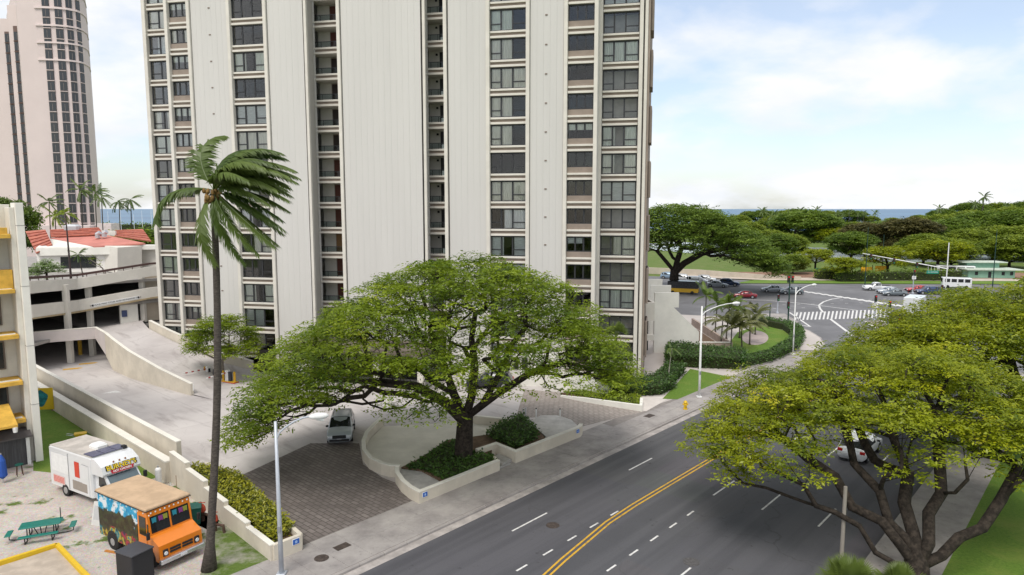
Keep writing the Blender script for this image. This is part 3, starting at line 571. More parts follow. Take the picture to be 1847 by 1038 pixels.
# the long white sign on the middle band
dx, dy = P2[0] - P1[0], P2[1] - P1[1]; ln = math.hypot(dx, dy); an = math.atan2(dy, dx); tilt = math.atan2(7.75 - 6.92, ln)
sn = MB().bbox(-2.62, 2.62, -.02, .02, -.19, .19, .01).build('sign_board', WHITEP, GA, (P1[0] + dx * .5 + 50 + .17 * dy / ln, P1[1] + dy * .5 - 80 - .17 * dx / ln, 6.28 + .12), (0, -tilt, an))
o = link('sign_lettering', text_mesh('DIAMOND HEAD TOWER RESERVED PARKING ONLY', .235, BLACKP), sn, (0, -.028, 0), (math.pi / 2, 0, 0))
for s in (-2.5, 2.5): MB().box(s - .08, s + .08, -.03, -.021, -.12, .12).build('end_mark', BLACKP, sn)
# ---- low building with red tiled roofs on the garage deck
RB = tag(empty('red_roof_building', (-60, 96, 8.8)), 'white low building with red tiled roofs standing on top of the parking garage', 'building')
WB = M('offwhite_wall', (.78, .75, .71), .85, .04, .6)
def rb(px, py, Y): x, y, z = AT(px, py, Y); return (x + 60, y - 96, z - 8.8)
def quadb(name, mat, pts, thick, parent=RB):
    n = (Vector(pts[1]) - Vector(pts[0])).cross(Vector(pts[2]) - Vector(pts[0])).normalized()
    if n.y > 0 and abs(n.y) > abs(n.z) or (n.z < 0 and abs(n.z) >= abs(n.y)): n = -n
    return MB().loft([[tuple(Vector(p) - n * thick) for p in pts], [tuple(p) for p in pts]]).build(name, mat, parent)
YW = 94
quadb('front_wall', WB, [rb(70, 496, YW), rb(212, 492, YW), rb(212, 447, YW), rb(65, 452, YW)], .4)
quadb('fascia', WHITEC, [rb(65, 462, YW - .6), rb(213, 459, YW - .6), rb(213, 446, YW - .6), rb(64, 449, YW - .6)], .5)
quadb('stair_block', CREAM, [rb(212, 493, YW - 1.5), rb(256, 490, YW + 1.5), rb(256, 444, YW + 1.5), rb(212, 447, YW - 1.5)], 3)
quadb('far_block', CREAM, [rb(253, 492, YW + 3), rb(292, 490, YW + 3), rb(292, 446, YW + 3), rb(253, 447, YW + 3)], 2)
quadb('eave', WHITEC, [rb(250, 451, YW + 2), rb(292, 450, YW + 2), rb(292, 443, YW + 2), rb(250, 443, YW + 2)], 2.2)
for a, b, c, d in ((109, 463, 173, 485), (194, 458, 203, 479)):
    wn = quadb('window', DARKF, [rb(a, d, YW - .08), rb(b if False else c, d - 2, YW - .08), rb(c, b, YW - .08), rb(a, b + 1, YW - .08)], .2)
    k = max(1, (c - a) // 16)
    for i in range(k):
        xa, xb = a + 1 + (c - a - 1) * i / k, a + (c - a - 1) * (i + 1) / k
        quadb('pane', plain('dark_glass', (.012, .016, .018), .08, 0, .6), [rb(xa, d - 1.5, YW - .12), rb(xb, d - 3, YW - .12), rb(xb, b + 1.5, YW - .12), rb(xa, b + 2, YW - .12)], .03, wn)
TILE = [M('red_tile', (.46, .155, .105), .8, .2, 1.4), M('red_tile_dark', (.38, .12, .085), .8, .25, 1.8)]
def tiled(name, c4, rows):                            # courses of tiles, each one lapping over the next
    a, b, c, d = [Vector(p) for p in c4]              # lower-left, lower-right, upper-right, upper-left
    base = MB().add([tuple(p) for p in (a, b, c, d)], [(0, 1, 2, 3)]).build(name, TILE[1], RB)
    n = (b - a).cross(d - a).normalized()
    if n.z < 0: n = -n
    for i in range(rows):
        t0, t1 = i / rows, (i + 1.12) / rows
        p = [a.lerp(d, t0), b.lerp(c, t0), b.lerp(c, min(1, t1)), a.lerp(d, min(1, t1))]
        MB().loft([[tuple(p[0] + n * .02), tuple(p[1] + n * .02), tuple(p[2] + n * .02), tuple(p[3] + n * .02)], [tuple(p[0] + n * .2), tuple(p[1] + n * .2), tuple(p[2] + n * .05), tuple(p[3] + n * .05)]]).build('tile_course', TILE[i % 2], base)
tiled('tile_roof', [rb(66, 459, 93), rb(95, 443, 95), rb(82, 415, 101), rb(46, 418, 101)], 7)
tiled('tile_roof', [rb(92, 429, 102), rb(187, 424, 102), rb(178, 411, 108), rb(90, 415, 108)], 5)
tiled('tile_roof', [rb(207, 427, 103), rb(273, 437, 101), rb(257, 414, 108), rb(207, 416, 108)], 5)
quadb('flat_roof', M('red_membrane', (.55, .21, .17), .8, .1, .5), [rb(90, 430, 102), rb(170, 445, YW - .4), rb(262, 439, YW + 2), rb(176, 421, 104)], .2)
quadb('white_roof', WHITEC, [rb(90, 431, 101.8), rb(65, 447, YW - .5), rb(168, 446, YW - .55), rb(150, 441, 96)], .15)
for px, py in ((176, 426), (188, 424)):
    x, y, z = rb(px, py, 100); MB().tube([(x, y, z - .3), (x, y, z + .25), (x + .4, y, z + .5)], [.35, .35, .3], 10).build('roof_vent', STEEL, RB)
x, y, z = rb(131, 412, 107); MB().bbox(x - 1.2, x + 1.2, y - .6, y + .6, z - .3, z + .6, .3).build('skylight', STEEL, RB)
quadb('step_wall', WHITEC, [rb(183, 424, 103.5), rb(208, 426, 103.5), rb(208, 417, 103.5), rb(183, 416, 103.5)], .3)
fpole = AT(125, 500, 78.3); tag(MB().tube([(fpole[0], 78.6, 8.9), (fpole[0] - .1, 78.6, AT(120, 386, 78.6)[2])], [.13, .06], 8).build('flagpole', plain('dark_pole', (.045, .03, .03), .5)), 'tall dark bare pole on the garage roof edge', 'pole')
# ---- lower garage dressing: pillars and yellow post
x, y = G(131, 645); tag(MB().bbox(-.16, .16, -.16, .16, 0, 1.9, .03).build('yellow_post', plain('safety_yellow', (.62, .36, .02), .5), None, (x, y + 1.5, 0)), 'yellow post inside the dark lower garage entrance', 'post')
for i, (px, py) in enumerate(((132, 665.5), (160, 656))):
    x, y = G(px, py); tag(MB().add([(-.95, -.35, 0), (.5, -.35, 0), (.95, 0, 0), (.5, .35, 0), (-.95, .35, 0)], [(0, 1, 2, 3, 4)]).build('yellow_arrow', YEL, None, (x, y, .012), (0, 0, .5)), ('nearer', 'farther')[i] + ' yellow painted arrow on the lane into the lower garage', 'marking')
x, y = G(202, 708); kind(MB().add([(-.9, -.3, 0), (.9, -.3, 0), (.2, .6, 0)], [(0, 1, 2)]).build('white_arrow_marking', WHT, None, (x, y, .012), (0, 0, .3)), 'structure')
# ---- yield triangle and gate island on the ramp
x, y = G(320, 668, .75); t = MB(); t.add([(-.32, .28, 0), (.32, .28, 0), (0, -.3, 0)], [(0, 2, 1)]); tr_ = tag(t.build('yield_marking', plain('yield_red', (.35, .05, .04), .6), None, (x, y, .92)), 'small red triangle marking on the ramp surface', 'marking')
tr_.rotation_euler = (.12, -.12, 0); MB().add([(-.17, .19, .006), (.17, .19, .006), (0, -.14, .006)], [(0, 2, 1)]).build('white_centre', WHT, tr_)
GY = plain('safety_yellow', (.62, .36, .02), .5)
def gate(p0, p1, label):
    a, b = Vector((*p0, 0)), Vector((*p1, 0)); d = (b - a); ln = d.length; r = math.atan2(d.y, d.x)
    g = tag(empty('parking_gate', (a.x, a.y, .02), r), label, 'gate', 'parking gates at the foot of the ramp')
    MB().bbox(0, ln, -.35, .35, 0, .14, .05).build('kerb_base', plain('kerb_red', (.40, .05, .03), .6), g); MB().bbox(.08, ln - .08, -.3, .3, .14, .2, .04).build('base_top', GY, g)
    for s in (.25, ln - .25): MB().tube([(s, 0, .1), (s, 0, 1.15), (s, 0, 1.22)], [.12, .12, .03], 10).build('bollard', GY, g)
    cb = MB().bbox(.62, 1.0, -.2, .2, .2, 1.3, .03).build('gate_cabinet', WHITEP, g); MB().bbox(1.0, 1.03, -.12, .12, .5, 1.1, .01).build('panel', BLACKP, cb)
    MB().bbox(ln - .95, ln - .65, -.15, .15, .2, 1.15, .03).build('ticket_machine', plain('machine_dark', (.04, .045, .06), .4), g)
    ar = MB().box(.76, .86, -2.7, .2, 1.02, 1.12).build('barrier_arm', WHITEP, g)
    for i in range(4): MB().box(.755, .865, -2.5 + i * .65, -2.25 + i * .65, 1.015, 1.125).build('stripe', plain('arm_red', (.4, .04, .03), .5), ar)
gate(G(368, 673, .5), G(396, 683, .3), 'parking gate with yellow bollards, the farther one up the ramp'); gate(G(400, 686, .2), G(427, 691, .1), 'parking gate with yellow bollards, the nearer one by the tree')
x, y = G(351, 712); sp = tag(empty('lane_sign', (x - .1, y - .25, 0)), 'white arrow sign fixed on the end of the ramp wall', 'sign')
MB().bbox(-.16, .16, -.02, .02, .45, 1.1, .01).build('plate', WHITEP, sp); MB().add([(-.09, -.03, .95), (.09, -.03, .95), (0, -.03, 1.06)], [(0, 1, 2)]).build('red_mark', plain('arm_red', (.4, .04, .03), .5), sp); MB().add([(-.09, -.03, .6), (.09, -.03, .6), (0, -.03, .5)], [(0, 1, 2)]).build('blue_mark', plain('mark_blue', (.03, .06, .25), .5), sp)
# ---- double wall between the driveway and the lot
def lerp2(a, b, t): return (a[0] + (b[0] - a[0]) * t, a[1] + (b[1] - a[1]) * t)
wa, wb_ = G(112, 750), G(302, 872)
wd = Vector((wb_[0] - wa[0], wb_[1] - wa[1])).normalized(); wn_ = Vector((-wd.y, wd.x))
if wn_.y < 0: wn_ = -wn_
far = (wa[0] - wd.x * 16, wa[1] - wd.y * 16)
capped_wall('retaining_wall', [(far[0] + wn_.x * .2, far[1] + wn_.y * .2), (wb_[0] + wn_.x * .2, wb_[1] + wn_.y * .2)], 0, 1.45, .5, 'long lower cream wall with a white ledge along the food truck lot', capm=CAPM, cap=.1)
capped_wall('driveway_wall', [(far[0] + wn_.x * 1.0, far[1] + wn_.y * 1.0), (wb_[0] + wn_.x * 1.0 - wd.x * .4, wb_[1] + wn_.y * 1.0 - wd.y * .4)], 0, 2.45, .3, 'long upper cream wall between the driveway and the food truck lot', capm=CAPM)
# ---- stepped planter wall down to the sidewalk
q0 = (wb_[0] + wn_.x * .35, wb_[1] + wn_.y * .35); q1 = G(493, 1012); q2 = G(543, 992)
SP = tag(empty('planter', (0, 0, 0)), 'stepped cream planter wall with a clipped yellow hedge beside the paver entry', 'planter')
tops = [2.0, 1.65, 1.3, 1.02, .82]; N5 = len(tops)
for i in range(N5):
    a, b = lerp2(q0, q1, i / N5), lerp2(q0, q1, (i + 1) / N5); MB().wall([a, b], 0, tops[i], .26).build('wall_step', WALLM, SP); MB().wall([a, b], tops[i], tops[i] + .05, .3).build('coping', CAPM, SP)
MB().wall([q1, q2], 0, .85, .24).build('end_wall', WALLM, SP); q3 = lerp2(G(420, 872), G(420, 872), 0); MB().wall([q2, lerp2(q2, q3, .5), q3, (q0[0] + 1.7, q0[1] + 1.0)], 0, [.86, .75, .7, .9], .22).build('driveway_side_wall', WALLM, SP)
MB().prism([q0, q1, q2, q3, (q0[0] + 1.7, q0[1] + 1.0)], .1, .55).build('soil', SOIL, SP)
BLUE = plain('sign_blue', (.02, .12, .48), .4)
def blue_sign(p, z, rot, label):
    s = tag(MB().bbox(-.2, .2, -.012, .012, -.16, .16, .006).build('blue_sign', WHITEP, None, (p[0], p[1], z), (0, 0, rot)), label, 'sign', 'small blue signs on the wall ends')
    MB().box(-.175, .175, -.02, -.0125, -.135, .135).build('blue_field', BLUE, s)
    MB().add([(-.07, -.0215, .02), (-.05, -.0215, -.08), (.06, -.0215, -.08), (.08, -.0215, .02), (.0, -.0215, .09)], [(0, 1, 2, 3, 4)]).build('white_symbol', plain('symbol_pale', (.35, .5, .8), .5), s)
em = lerp2(q1, q2, .78); ea = math.atan2(q2[1] - q1[1], q2[0] - q1[0]); blue_sign((em[0] + .13 * math.sin(ea), em[1] - .13 * math.cos(ea)), .62, ea, 'small blue sign on the end of the hedge planter by the street lamp')
# ---- island with curved walls, planting bed and pads
IS = tag(empty('driveway_island', (0, 0, 0)), 'island of low curved cream walls around the big umbrella tree', 'island')
c1 = [G(*p) for p in ((722, 861), (705, 860), (690, 856), (669, 846), (657, 830), (656, 815), (662, 798), (676, 782), (690, 770))]
MB().wall(c1, 0, .78, .24).build('curved_wall', WALLM, IS); MB().wall(c1, .78, .83, .28).build('coping', CAPM, IS)
f1 = [G(*p) for p in ((716, 862), (717, 872), (727, 887), (741, 899), (757, 908), (899, 849))]
MB().wall(f1, 0, .72, .24).build('front_wall', WALLM, IS); MB().wall(f1, .72, .77, .28).build('coping', CAPM, IS)
MB().wall([G(899, 848), G(890, 838)], 0, .6, .22).build('return_wall', WALLM, IS)
f2 = [G(*p) for p in ((860, 832), (895, 820), (930, 835), (1044, 789), (1048, 784))]
MB().wall(f2, 0, .82, .24).build('front_wall', WALLM, IS); MB().wall(f2, .82, .87, .28).build('coping', CAPM, IS)
b1 = [G(*p) for p in ((838, 764), (851, 766), (945, 776))]; MB().wall(b1, 0, .75, .24).build('back_wall', WALLM, IS); MB().wall(b1, .75, .8, .28).build('coping', CAPM, IS)
pad = [G(*p) for p in ((722, 858), (690, 854), (671, 844), (659, 828), (663, 800), (690, 772), (850, 764), (944, 775), (905, 796), (800, 806), (760, 838))]
MB().prism(pad, 0, .12).build('white_pad', M('pale_pad', (.66, .63, .56), .9, .06, .6), IS)
bed = [G(*p) for p in ((724, 856), (760, 838), (805, 806), (905, 792), (945, 776), (968, 784), (985, 800), (930, 828), (895, 816), (880, 832), (893, 846), (800, 884), (760, 862))]
MB().prism(bed, 0, .5).build('planting_bed', SOIL, IS)
GREYP = M('grey_pad', (.40, .385, .37), .9, .18, .9)
MB().prism([G(*p) for p in ((718, 864), (724, 857), (760, 862), (800, 884), (757, 904), (742, 896), (728, 884))], 0, .42).build('grey_pad', GREYP, IS)
MB().prism([G(*p) for p in ((950, 775), (975, 760), (1005, 760), (1030, 768), (1047, 784), (985, 803), (968, 786))], 0, .5).build('grey_pad', M('pale_grey_pad', (.52, .50, .48), .9, .14, .8), IS)
for i in range(2): MB().prism([G(900 + i * 6, 847 - i * 4), G(921 + i * 2, 838 - i * 4), G(899, 826 - i * 2), G(888, 834 - i * 2)], 0, .12 + .12 * i).build('step', GREYP, IS)
p = G(757, 908); pe = G(899, 849); aa = math.atan2(pe[1] - p[1], pe[0] - p[0]); blue_sign((p[0] + .3 * math.cos(aa) + .15 * math.sin(aa), p[1] + .3 * math.sin(aa) - .15 * math.cos(aa)), .5, aa, 'small blue sign on the left corner of the island wall')
p = G(1044, 789); blue_sign((p[0] - .35 * math.cos(aa) + .15 * math.sin(aa), p[1] - .35 * math.sin(aa) - .15 * math.cos(aa)), .6, aa, 'small blue sign on the right end of the island wall')
for i, (px, py) in enumerate(((944, 758), (948, 756), (967, 759), (1010, 760))):
    x, y = G(px, py); b = tag(MB().cyl(0, 0, 0, 1.0, .06, .06, 8).build('marker_post', WHITEP if i > 1 else STEEL, None, (x, y, 0)), ['first steel post left of the paver exit', 'second steel post left of the paver exit', 'white marker post behind the island pad', 'rightmost white marker post by the paver exit'][i], 'post', 'posts beside the paver exit')
    if i > 1: MB().cyl(0, 0, 1.0, 1.08, .062, .05, 8).build('black_cap', BLACKP, b)
# planter on the far side of the exit
PX = tag(empty('exit_planter', (0, 0, 0)), 'low white kerbed planter with bright ground cover by the paver exit', 'planter')
pp = [G(*p) for p in ((1012, 716), (1060, 726), (1156, 742), (1157, 728))]; MB().wall(pp, 0, [.15, .4, .55, .55], .25).build('kerb_wall', WHITEC, PX); MB().prism([G(1012, 714), G(1060, 724), G(1154, 740), G(1155, 722), G(1090, 716)], 0, .3).build('soil', SOIL, PX)
# ============================================================= left apartment block with yellow ledges
BX, BY = -32.9, 46.2
LB = tag(empty('low_apartment_block', (BX, BY, 0), math.radians(44)), 'off-white apartment block with yellow ledges at the left edge above the truck lot', 'building')
OW = M('block_wall', (.70, .67, .60), .88, .07, .5, .08, 15); OY = M('ledge_yellow', (.66, .40, .07), .75, .15, 1.2)
HB = 17.9
MB().bbox(-.45, .0, -.2, 1.6, 0, HB, .02).build('fin_wall', WHITEC, LB)
MB().bbox(-26, -.45, 2.0, 14, 0, HB - .1, .02).build('main_wall', OW, LB)
MB().bbox(-.75, -.451, .2, 1.99, 0, HB - .3, .02).build('fin_return', OW, LB)
for i in range(4): MB().box(-.46, .012, -.212, 1.0, 4.1 * (i + 1) - .02, 4.1 * (i + 1)).build('wall_joint', M('joint_dark', (0.13, 0.115, 0.105), 0.95), LB)
fl = [15.55, 11.85, 8.75, 5.55, 2.9]
for i, z in enumerate(fl):
    MB().bbox(-26, -.78, .0, 2.0, z, z + .28, .03).build('ledge', OY, LB)
    MB().bbox(-26, -.9, .3, .7, z + .28, z + (.7 if i == 0 else .3), .02).build('ledge_upstand', OY if i == 0 else OW, LB)
    for j, u in enumerate((-3.6, -8.6, -13.6)):
        wz = z - 2.35; fr = MB(); fr.box(u, u + 2.2, 1.9, 2.0, wz, wz + .08); fr.box(u, u + 2.2, 1.9, 2.0, wz + 1.9, wz + 1.98); [fr.box(u + x, u + x + .09, 1.905, 1.995, wz + .08, wz + 1.9) for x in (0, 1.05, 2.11)]
        wo = fr.build('window', plain('alu_brown', (.16, .13, .11), .5), LB)
        for x in (.09, 1.14): MB().box(u + x, u + x + .96, 1.94, 1.96, wz + .08, wz + 1.9).build('pane', plain('block_glass', (.02, .024, .026), .1, 0, .5), wo)
MB().bbox(-26, -.78, .5, 1.2, 12.15, 13.4, .02).build('yellow_panel', OY, LB); [MB().box(x, x + .03, .47, .5, 12.2, 13.35).build('panel_joint', M('joint_dark', (0.13, 0.115, 0.105), 0.95), LB) for x in (-2.1, -3.6)]
aw = MB().loft([[(-26, -2.6, 3.35), (-1.6, -2.6, 3.35), (-1.6, .6, 4.1), (-26, .6, 4.1)], [(-26, -2.6, 3.5), (-1.6, -2.6, 3.5), (-1.6, .6, 4.25), (-26, .6, 4.25)]]).build('awning', OY, LB)
MB().cyl(-1.75, -2.5, 3.0, 3.35, .12, .16, 8).build('flood_lamp', WHITEP, LB)
sh = tag(empty('grey_shed', (BX - .75 * math.cos(.768) + .3 * math.sin(.768), BY - .75 * math.sin(.768) - .3 * math.cos(.768), 0), math.radians(44)), 'dark grey shed with white posts against the apartment block', 'shed')
MB().bbox(-4.6, 0, 0, 1.0, 0, 1.95, .03).build('wall', M('shed_grey', (.085, .085, .09), .8, .2, 2, stretch=(6, 6, .3)), sh); MB().loft([[(-4.8, -.4, 2.0), (.15, -.4, 2.0), (.15, 1.0, 2.3), (-4.8, 1.0, 2.3)], [(-4.8, -.4, 2.1), (.15, -.4, 2.1), (.15, 1.0, 2.4), (-4.8, 1.0, 2.4)]]).build('roof', M('shed_roof', (.11, .10, .10), .9), sh)
for u in (-3.9, -.1): MB().box(u - .1, u + .1, -.14, -.03, 0, 2.0).build('post', WHITEP, sh)
MB().bbox(-2.6, -1.7, -.05, -.01, .1, 1.8, .01).build('door', M('shed_door', (.06, .06, .065), .7), sh)
# yellow mural board with a plain teal patch
mx_, my_ = G(84, 745); mb_ = tag(empty('mural_board', (mx_ - .6, my_ + .3, 0), math.radians(8)), 'yellow board with a teal painted patch beside the apartment block', 'board')
MB().bbox(-1.0, 1.0, -.03, .03, .2, 2.1, .01).build('panel', plain('mural_yellow', (.72, .50, .02), .6), mb_)
MB().add([(.55 * math.cos(a) * (1 + .18 * math.sin(3 * a)), -.035, 1.2 + .68 * math.sin(a) * (1 + .12 * math.cos(4 * a))) for a in np.linspace(0, 2 * math.pi, 22)[:-1]], [tuple(range(21))]).build('painted_patch', M('mural_teal', (.02, .20, .22), .6, .35, 3), mb_)
for s in (-.8, .8): MB().box(s - .04, s + .04, .03, .1, 0, 2.0).build('leg', M('raw_wood', (.3, .2, .12), .8), mb_)
# ============================================================= vehicles
CARGLASS = plain('car_glass', (.015, .018, .02), .06, 0, .7); LAMPW = plain('headlamp', (.75, .77, .8), .1, 0, .6); LAMPR = plain('tail_lamp', (.45, .015, .012), .2, 0, .5); RIM = plain('alloy_rim', (.45, .46, .47), .35, .7); TRIM = plain('black_trim', (.02, .02, .022), .6)
PLATE = plain('number_plate', (.7, .7, .72), .5)
def paint(nm, c): return M('paint_' + nm, c, .32, .02, 2, 0, 30, .15, .5, coat=.6)
PROF = {
 'suv': (4.6, 1.86, [(-.5, .70, .74, .9), (-.487, .93, .96, .9), (-.465, 1.0, 1.06, .88), (-.405, 1.03, 1.56, .76), (-.31, 1.02, 1.655, .76), (-.06, 1.0, 1.67, .77), (.085, .98, 1.61, .76), (.235, .97, 1.03, .86), (.40, .93, .96, .88), (.475, .80, .83, .86), (.5, .60, .62, .78)]),
 'sedan': (4.7, 1.82, [(-.5, .62, .66, .86), (-.48, .88, .92, .88), (-.36, .93, .98, .86), (-.24, .95, 1.36, .72), (-.16, .95, 1.43, .73), (-.02, .93, 1.45, .74), (.08, .91, 1.39, .73), (.235, .89, .94, .84), (.40, .80, .83, .86), (.475, .68, .70, .84), (.5, .52, .54, .76)]),
 'van': (5.1, 1.98, [(-.5, .75, .8, .92), (-.488, 1.0, 1.05, .9), (-.475, 1.06, 1.14, .88), (-.445, 1.06, 1.66, .8), (-.38, 1.05, 1.76, .8), (-.05, 1.03, 1.78, .8), (.13, 1.0, 1.68, .78), (.30, .98, 1.05, .86), (.42, .92, .96, .88), (.48, .8, .83, .86), (.5, .6, .62, .8)]),
 'pickup': (5.5, 1.95, [(-.5, .80, .83, .95), (-.49, 1.02, 1.05, .95), (-.12, 1.04, 1.07, .95), (-.118, 1.05, 1.09, .92), (-.09, 1.06, 1.72, .80), (-.02, 1.06, 1.78, .8), (.06, 1.05, 1.77, .8), (.12, 1.04, 1.70, .8), (.215, 1.03, 1.09, .88), (.46, 1.0, 1.03, .9), (.5, .70, .72, .84)])}
CARM = {}
def car_meshes(kd):
    if kd in CARM: return CARM[kd]
    Ln, W, st = PROF[kd]; hw = W / 2; rings = []
    for i, (x, zb, zt, wt) in enumerate(st):
        e = 1 if 1 < i < len(st) - 2 else (.97 if i in (1, len(st) - 2) else .9); X = x * Ln
        half = [(0, .24), (.84 * hw * e, .24), (hw * e, .42), (.985 * hw * e, zb), (wt * hw * e, zt - .035), (.62 * wt * hw * e, zt + .012), (0, zt + .025)]
        rings.append([(X, y, z) for y, z in half] + [(X, -y, z) for y, z in half[-2:0:-1]])
    body = MB().loft(rings).mesh('body', None or TRIM, True); glass = {}
    def pane(i0, i1, j0, j1, ins=.07, off=.008, side=1):
        p = [Vector(rings[i0][j0]), Vector(rings[i1][j0]), Vector(rings[i1][j1]), Vector(rings[i0][j1])]; c = sum(p, Vector()) / 4
        n = (p[1] - p[0]).cross(p[3] - p[0]).normalized()
        if n.dot(c - Vector((0, 0, .7))) < 0: n = -n
        q = [c + (v - c) * (1 - ins * 2) + n * off for v in p]; return [tuple(v) for v in q]
    cab = [i for i in range(len(st) - 1) if st[i][2] - st[i][1] > .3 and st[i + 1][2] - st[i + 1][1] > .3]
    a, b = cab[0], cab[-1] + 1; sides = []
    for sgn, (j0, j1) in ((1, (3, 4)), (-1, (9, 8))):
        mid = (a + b) // 2
        for i0, i1 in ((a, mid), (mid, b)):
            m = MB(); q = pane(i0, i1, j0, j1, .05); m.add(q, [(0, 1, 2, 3)]); sides.append(m.mesh('side_window', CARGLASS))
    fr = MB().add(pane(b, b + 1, 4, 5, .02) [:0] or [tuple(Vector(p) + Vector((.02, 0, .015))) for p in (Vector(rings[b + 1][4]) * 1, rings[b][4], rings[b][5], rings[b][6], rings[b][7], rings[b][8], rings[b + 1][8], rings[b + 1][7], rings[b + 1][6], rings[b + 1][5])], [tuple(range(10))]).mesh('windshield', CARGLASS)
    rr = MB().add([tuple(Vector(p) + Vector((-.02, 0, .012))) for p in (rings[a - 1][4], rings[a][4], rings[a][5], rings[a][6], rings[a][7], rings[a][8], rings[a - 1][8], rings[a - 1][7], rings[a - 1][6], rings[a - 1][5])], [tuple(range(10))]).mesh('rear_window', CARGLASS)
    R = .35 if kd != 'sedan' else .32
    ty = MB().tube([(0, -.11, 0), (0, -.105, 0), (0, .105, 0), (0, .11, 0)], [R * .86, R, R, R * .86], 20).mesh('tyre', RUBBER, False); ri = MB().tube([(0, -.116, 0), (0, .116, 0)], [R * .62, R * .62], 16).mesh('rim', RIM)
    arch = MB().tube([(0, -.02, 0), (0, .02, 0)], [R * 1.16, R * 1.16], 20).mesh('wheel_arch', TRIM)
    zf = st[-2][1] - .12; zr = st[1][1] - .1
    hl = MB().bbox(-.12, .1, -.2, .2, -.07, .07, .03).mesh('headlight', LAMPW); tl = MB().bbox(-.06, .12, -.17, .17, -.1, .1, .03).mesh('tail_light', LAMPR)
    gr = MB().bbox(-.1, .07, -.5, .5, -.12, .1, .03).mesh('grille', TRIM); bu = MB().bbox(-.12, .06, -.72, .72, -.09, .07, .03).mesh('lower_grille', TRIM); pl = MB().bbox(-.01, .012, -.17, .17, -.06, .06, .004).mesh('plate', PLATE)
    mi = MB().bbox(-.07, .07, -.1, .1, -.06, .08, .03).mesh('mirror', TRIM)
    CARM[kd] = (Ln, W, st, body, sides, fr, rr, ty, ri, arch, hl, tl, gr, bu, pl, mi, zf, zr, R, rings, a, b); return CARM[kd]
def car(kd, nm, pt, pos, ang, label, cat, group=None, z=0.0, full=True):
    Ln, W, st, body, sides, fr, rr, ty, ri, arch, hl, tl, gr, bu, pl, mi, zf, zr, R, rings, a, b = car_meshes(kd)
    g = tag(empty(nm, (pos[0], pos[1], z), math.radians(ang)), label, cat, group); bm = body.copy(); bm.materials[0] = pt; link('body', bm, g)
    for s in sides: link('side_window', s, g)
    link('windshield', fr, g); link('rear_window', rr, g)
    for sx in (-.315, .30):
        for sy in (-1, 1):
            link('wheel_arch', arch, g, (sx * Ln, sy * (W / 2 - .012), R), None); wl_ = link('tyre', ty, g, (sx * Ln, sy * (W / 2 - .09), R)); link('rim', ri, wl_)
    for sy in (-1, 1):
        link('headlight', hl, g, (st[-2][0] * Ln + .07, sy * W * .36, zf), (0, 0, -sy * .35)); link('tail_light', tl, g, (st[1][0] * Ln - .02, sy * W * .39, zr))
        link('mirror', mi, g, (st[b + 1][0] * Ln - .35, sy * (W / 2 + .07), st[b + 1][1] + .06))
    link('grille', gr, g, (st[-2][0] * Ln + .11, 0, zf - .03)); link('lower_grille', bu, g, (st[-1][0] * Ln - .02, 0, .40)); link('plate', pl, g, (st[-1][0] * Ln + .02, 0, .53)); link('plate', pl, g, (st[0][0] * Ln - .02, 0, .78))
    if kd == 'pickup':
        MB().bbox(-.47 * Ln, -.135 * Ln, -W * .4, W * .4, 1.0, 1.10, .02).build('bed_liner', TRIM, g)
    if kd == 'suv':
        for sy in (-1, 1): MB().bbox(-.33 * Ln, .03 * Ln, sy * .62 - .02, sy * .62 + .02, 1.66, 1.73, .01).build('roof_rail', RIM, g)
    return g
SIL = paint('silver', (.42, .455, .49)); WHI = paint('white', (.80, .81, .82)); BLK = paint('black', (.015, .018, .024)); RED = paint('maroon', (.22, .012, .022)); BLU = paint('navy', (.02, .045, .12)); GRY = paint('grey', (.17, .20, .22)); LBL = paint('pale_blue', (.30, .42, .55)); RD2 = paint('red', (.42, .05, .05))
car('suv', 'silver_suv', SIL, (-13.25, 51.4), -80, 'silver SUV facing the camera on the paver entry under the umbrella tree', 'car')
car('suv', 'dark_suv', BLK, (-2.2, 67.0 - 1.2), 176, 'black SUV parked by the tower lobby behind the umbrella tree trunk', 'car')
car('suv', 'white_car', WHI, RD(52.3, -13.2), 48, 'white car driving away under the right-hand foreground tree', 'car', z=ROADZ)
car('sedan', 'white_sedan', WHI, RD(66, -13.1), 48, 'white sedan farther up the road, mostly hidden by the right-hand foreground tree', 'car', z=ROADZ)
Q = 'cars waiting on the boulevard left of the crossing'
def far(kd, nm, pt, px, py, ang, label, group=Q, cat='car'): p = G(px, py, ROADZ); car(kd, nm, pt, p, ang, label, cat, group, z=ROADZ + .004)
far('suv', 'blue_car', LBL, 1208, 503, -24, 'pale blue car, leftmost of the cars beneath the spreading boulevard tree')
far('suv', 'white_suv', WHI, 1234, 507, -24, 'white SUV behind the white minivan left of the crossing')
far('van', 'white_minivan', WHI, 1257, 512, -24, 'white minivan waiting left of the crossing, nearest of the white ones')
far('suv', 'white_hatchback', WHI, 1274, 509, -24, 'white SUV right behind the white minivan in the farther lane')
far('sedan', 'silver_sedan', SIL, 1294, 518, -24, 'silver sedan waiting left of the crossing beside the navy car')
far('suv', 'navy_car', BLU, 1315, 516, -24, 'navy blue car waiting at the front of the queue left of the crossing')
far('sedan', 'red_sedan', RED, 1342, 538, 168, 'maroon sedan driving through the crossing', None)
far('sedan', 'grey_sedan', SIL, 1394, 527, 168, 'silver sedan in the crossing behind the dark SUV', None)
far('suv', 'dark_green_suv', GRY, 1427, 531, 172, 'dark grey SUV in the crossing next to the green signal pole', None)
Q2 = 'cars waiting on the boulevard right of the crossing'
far('pickup', 'white_pickup', WHI, 1581, 524, 172, 'white pickup truck waiting right of the crossing', Q2, 'pickup')
far('sedan', 'silver_car', SIL, 1604, 530, 170, 'silver car half hidden behind the grey car right of the crossing', Q2)
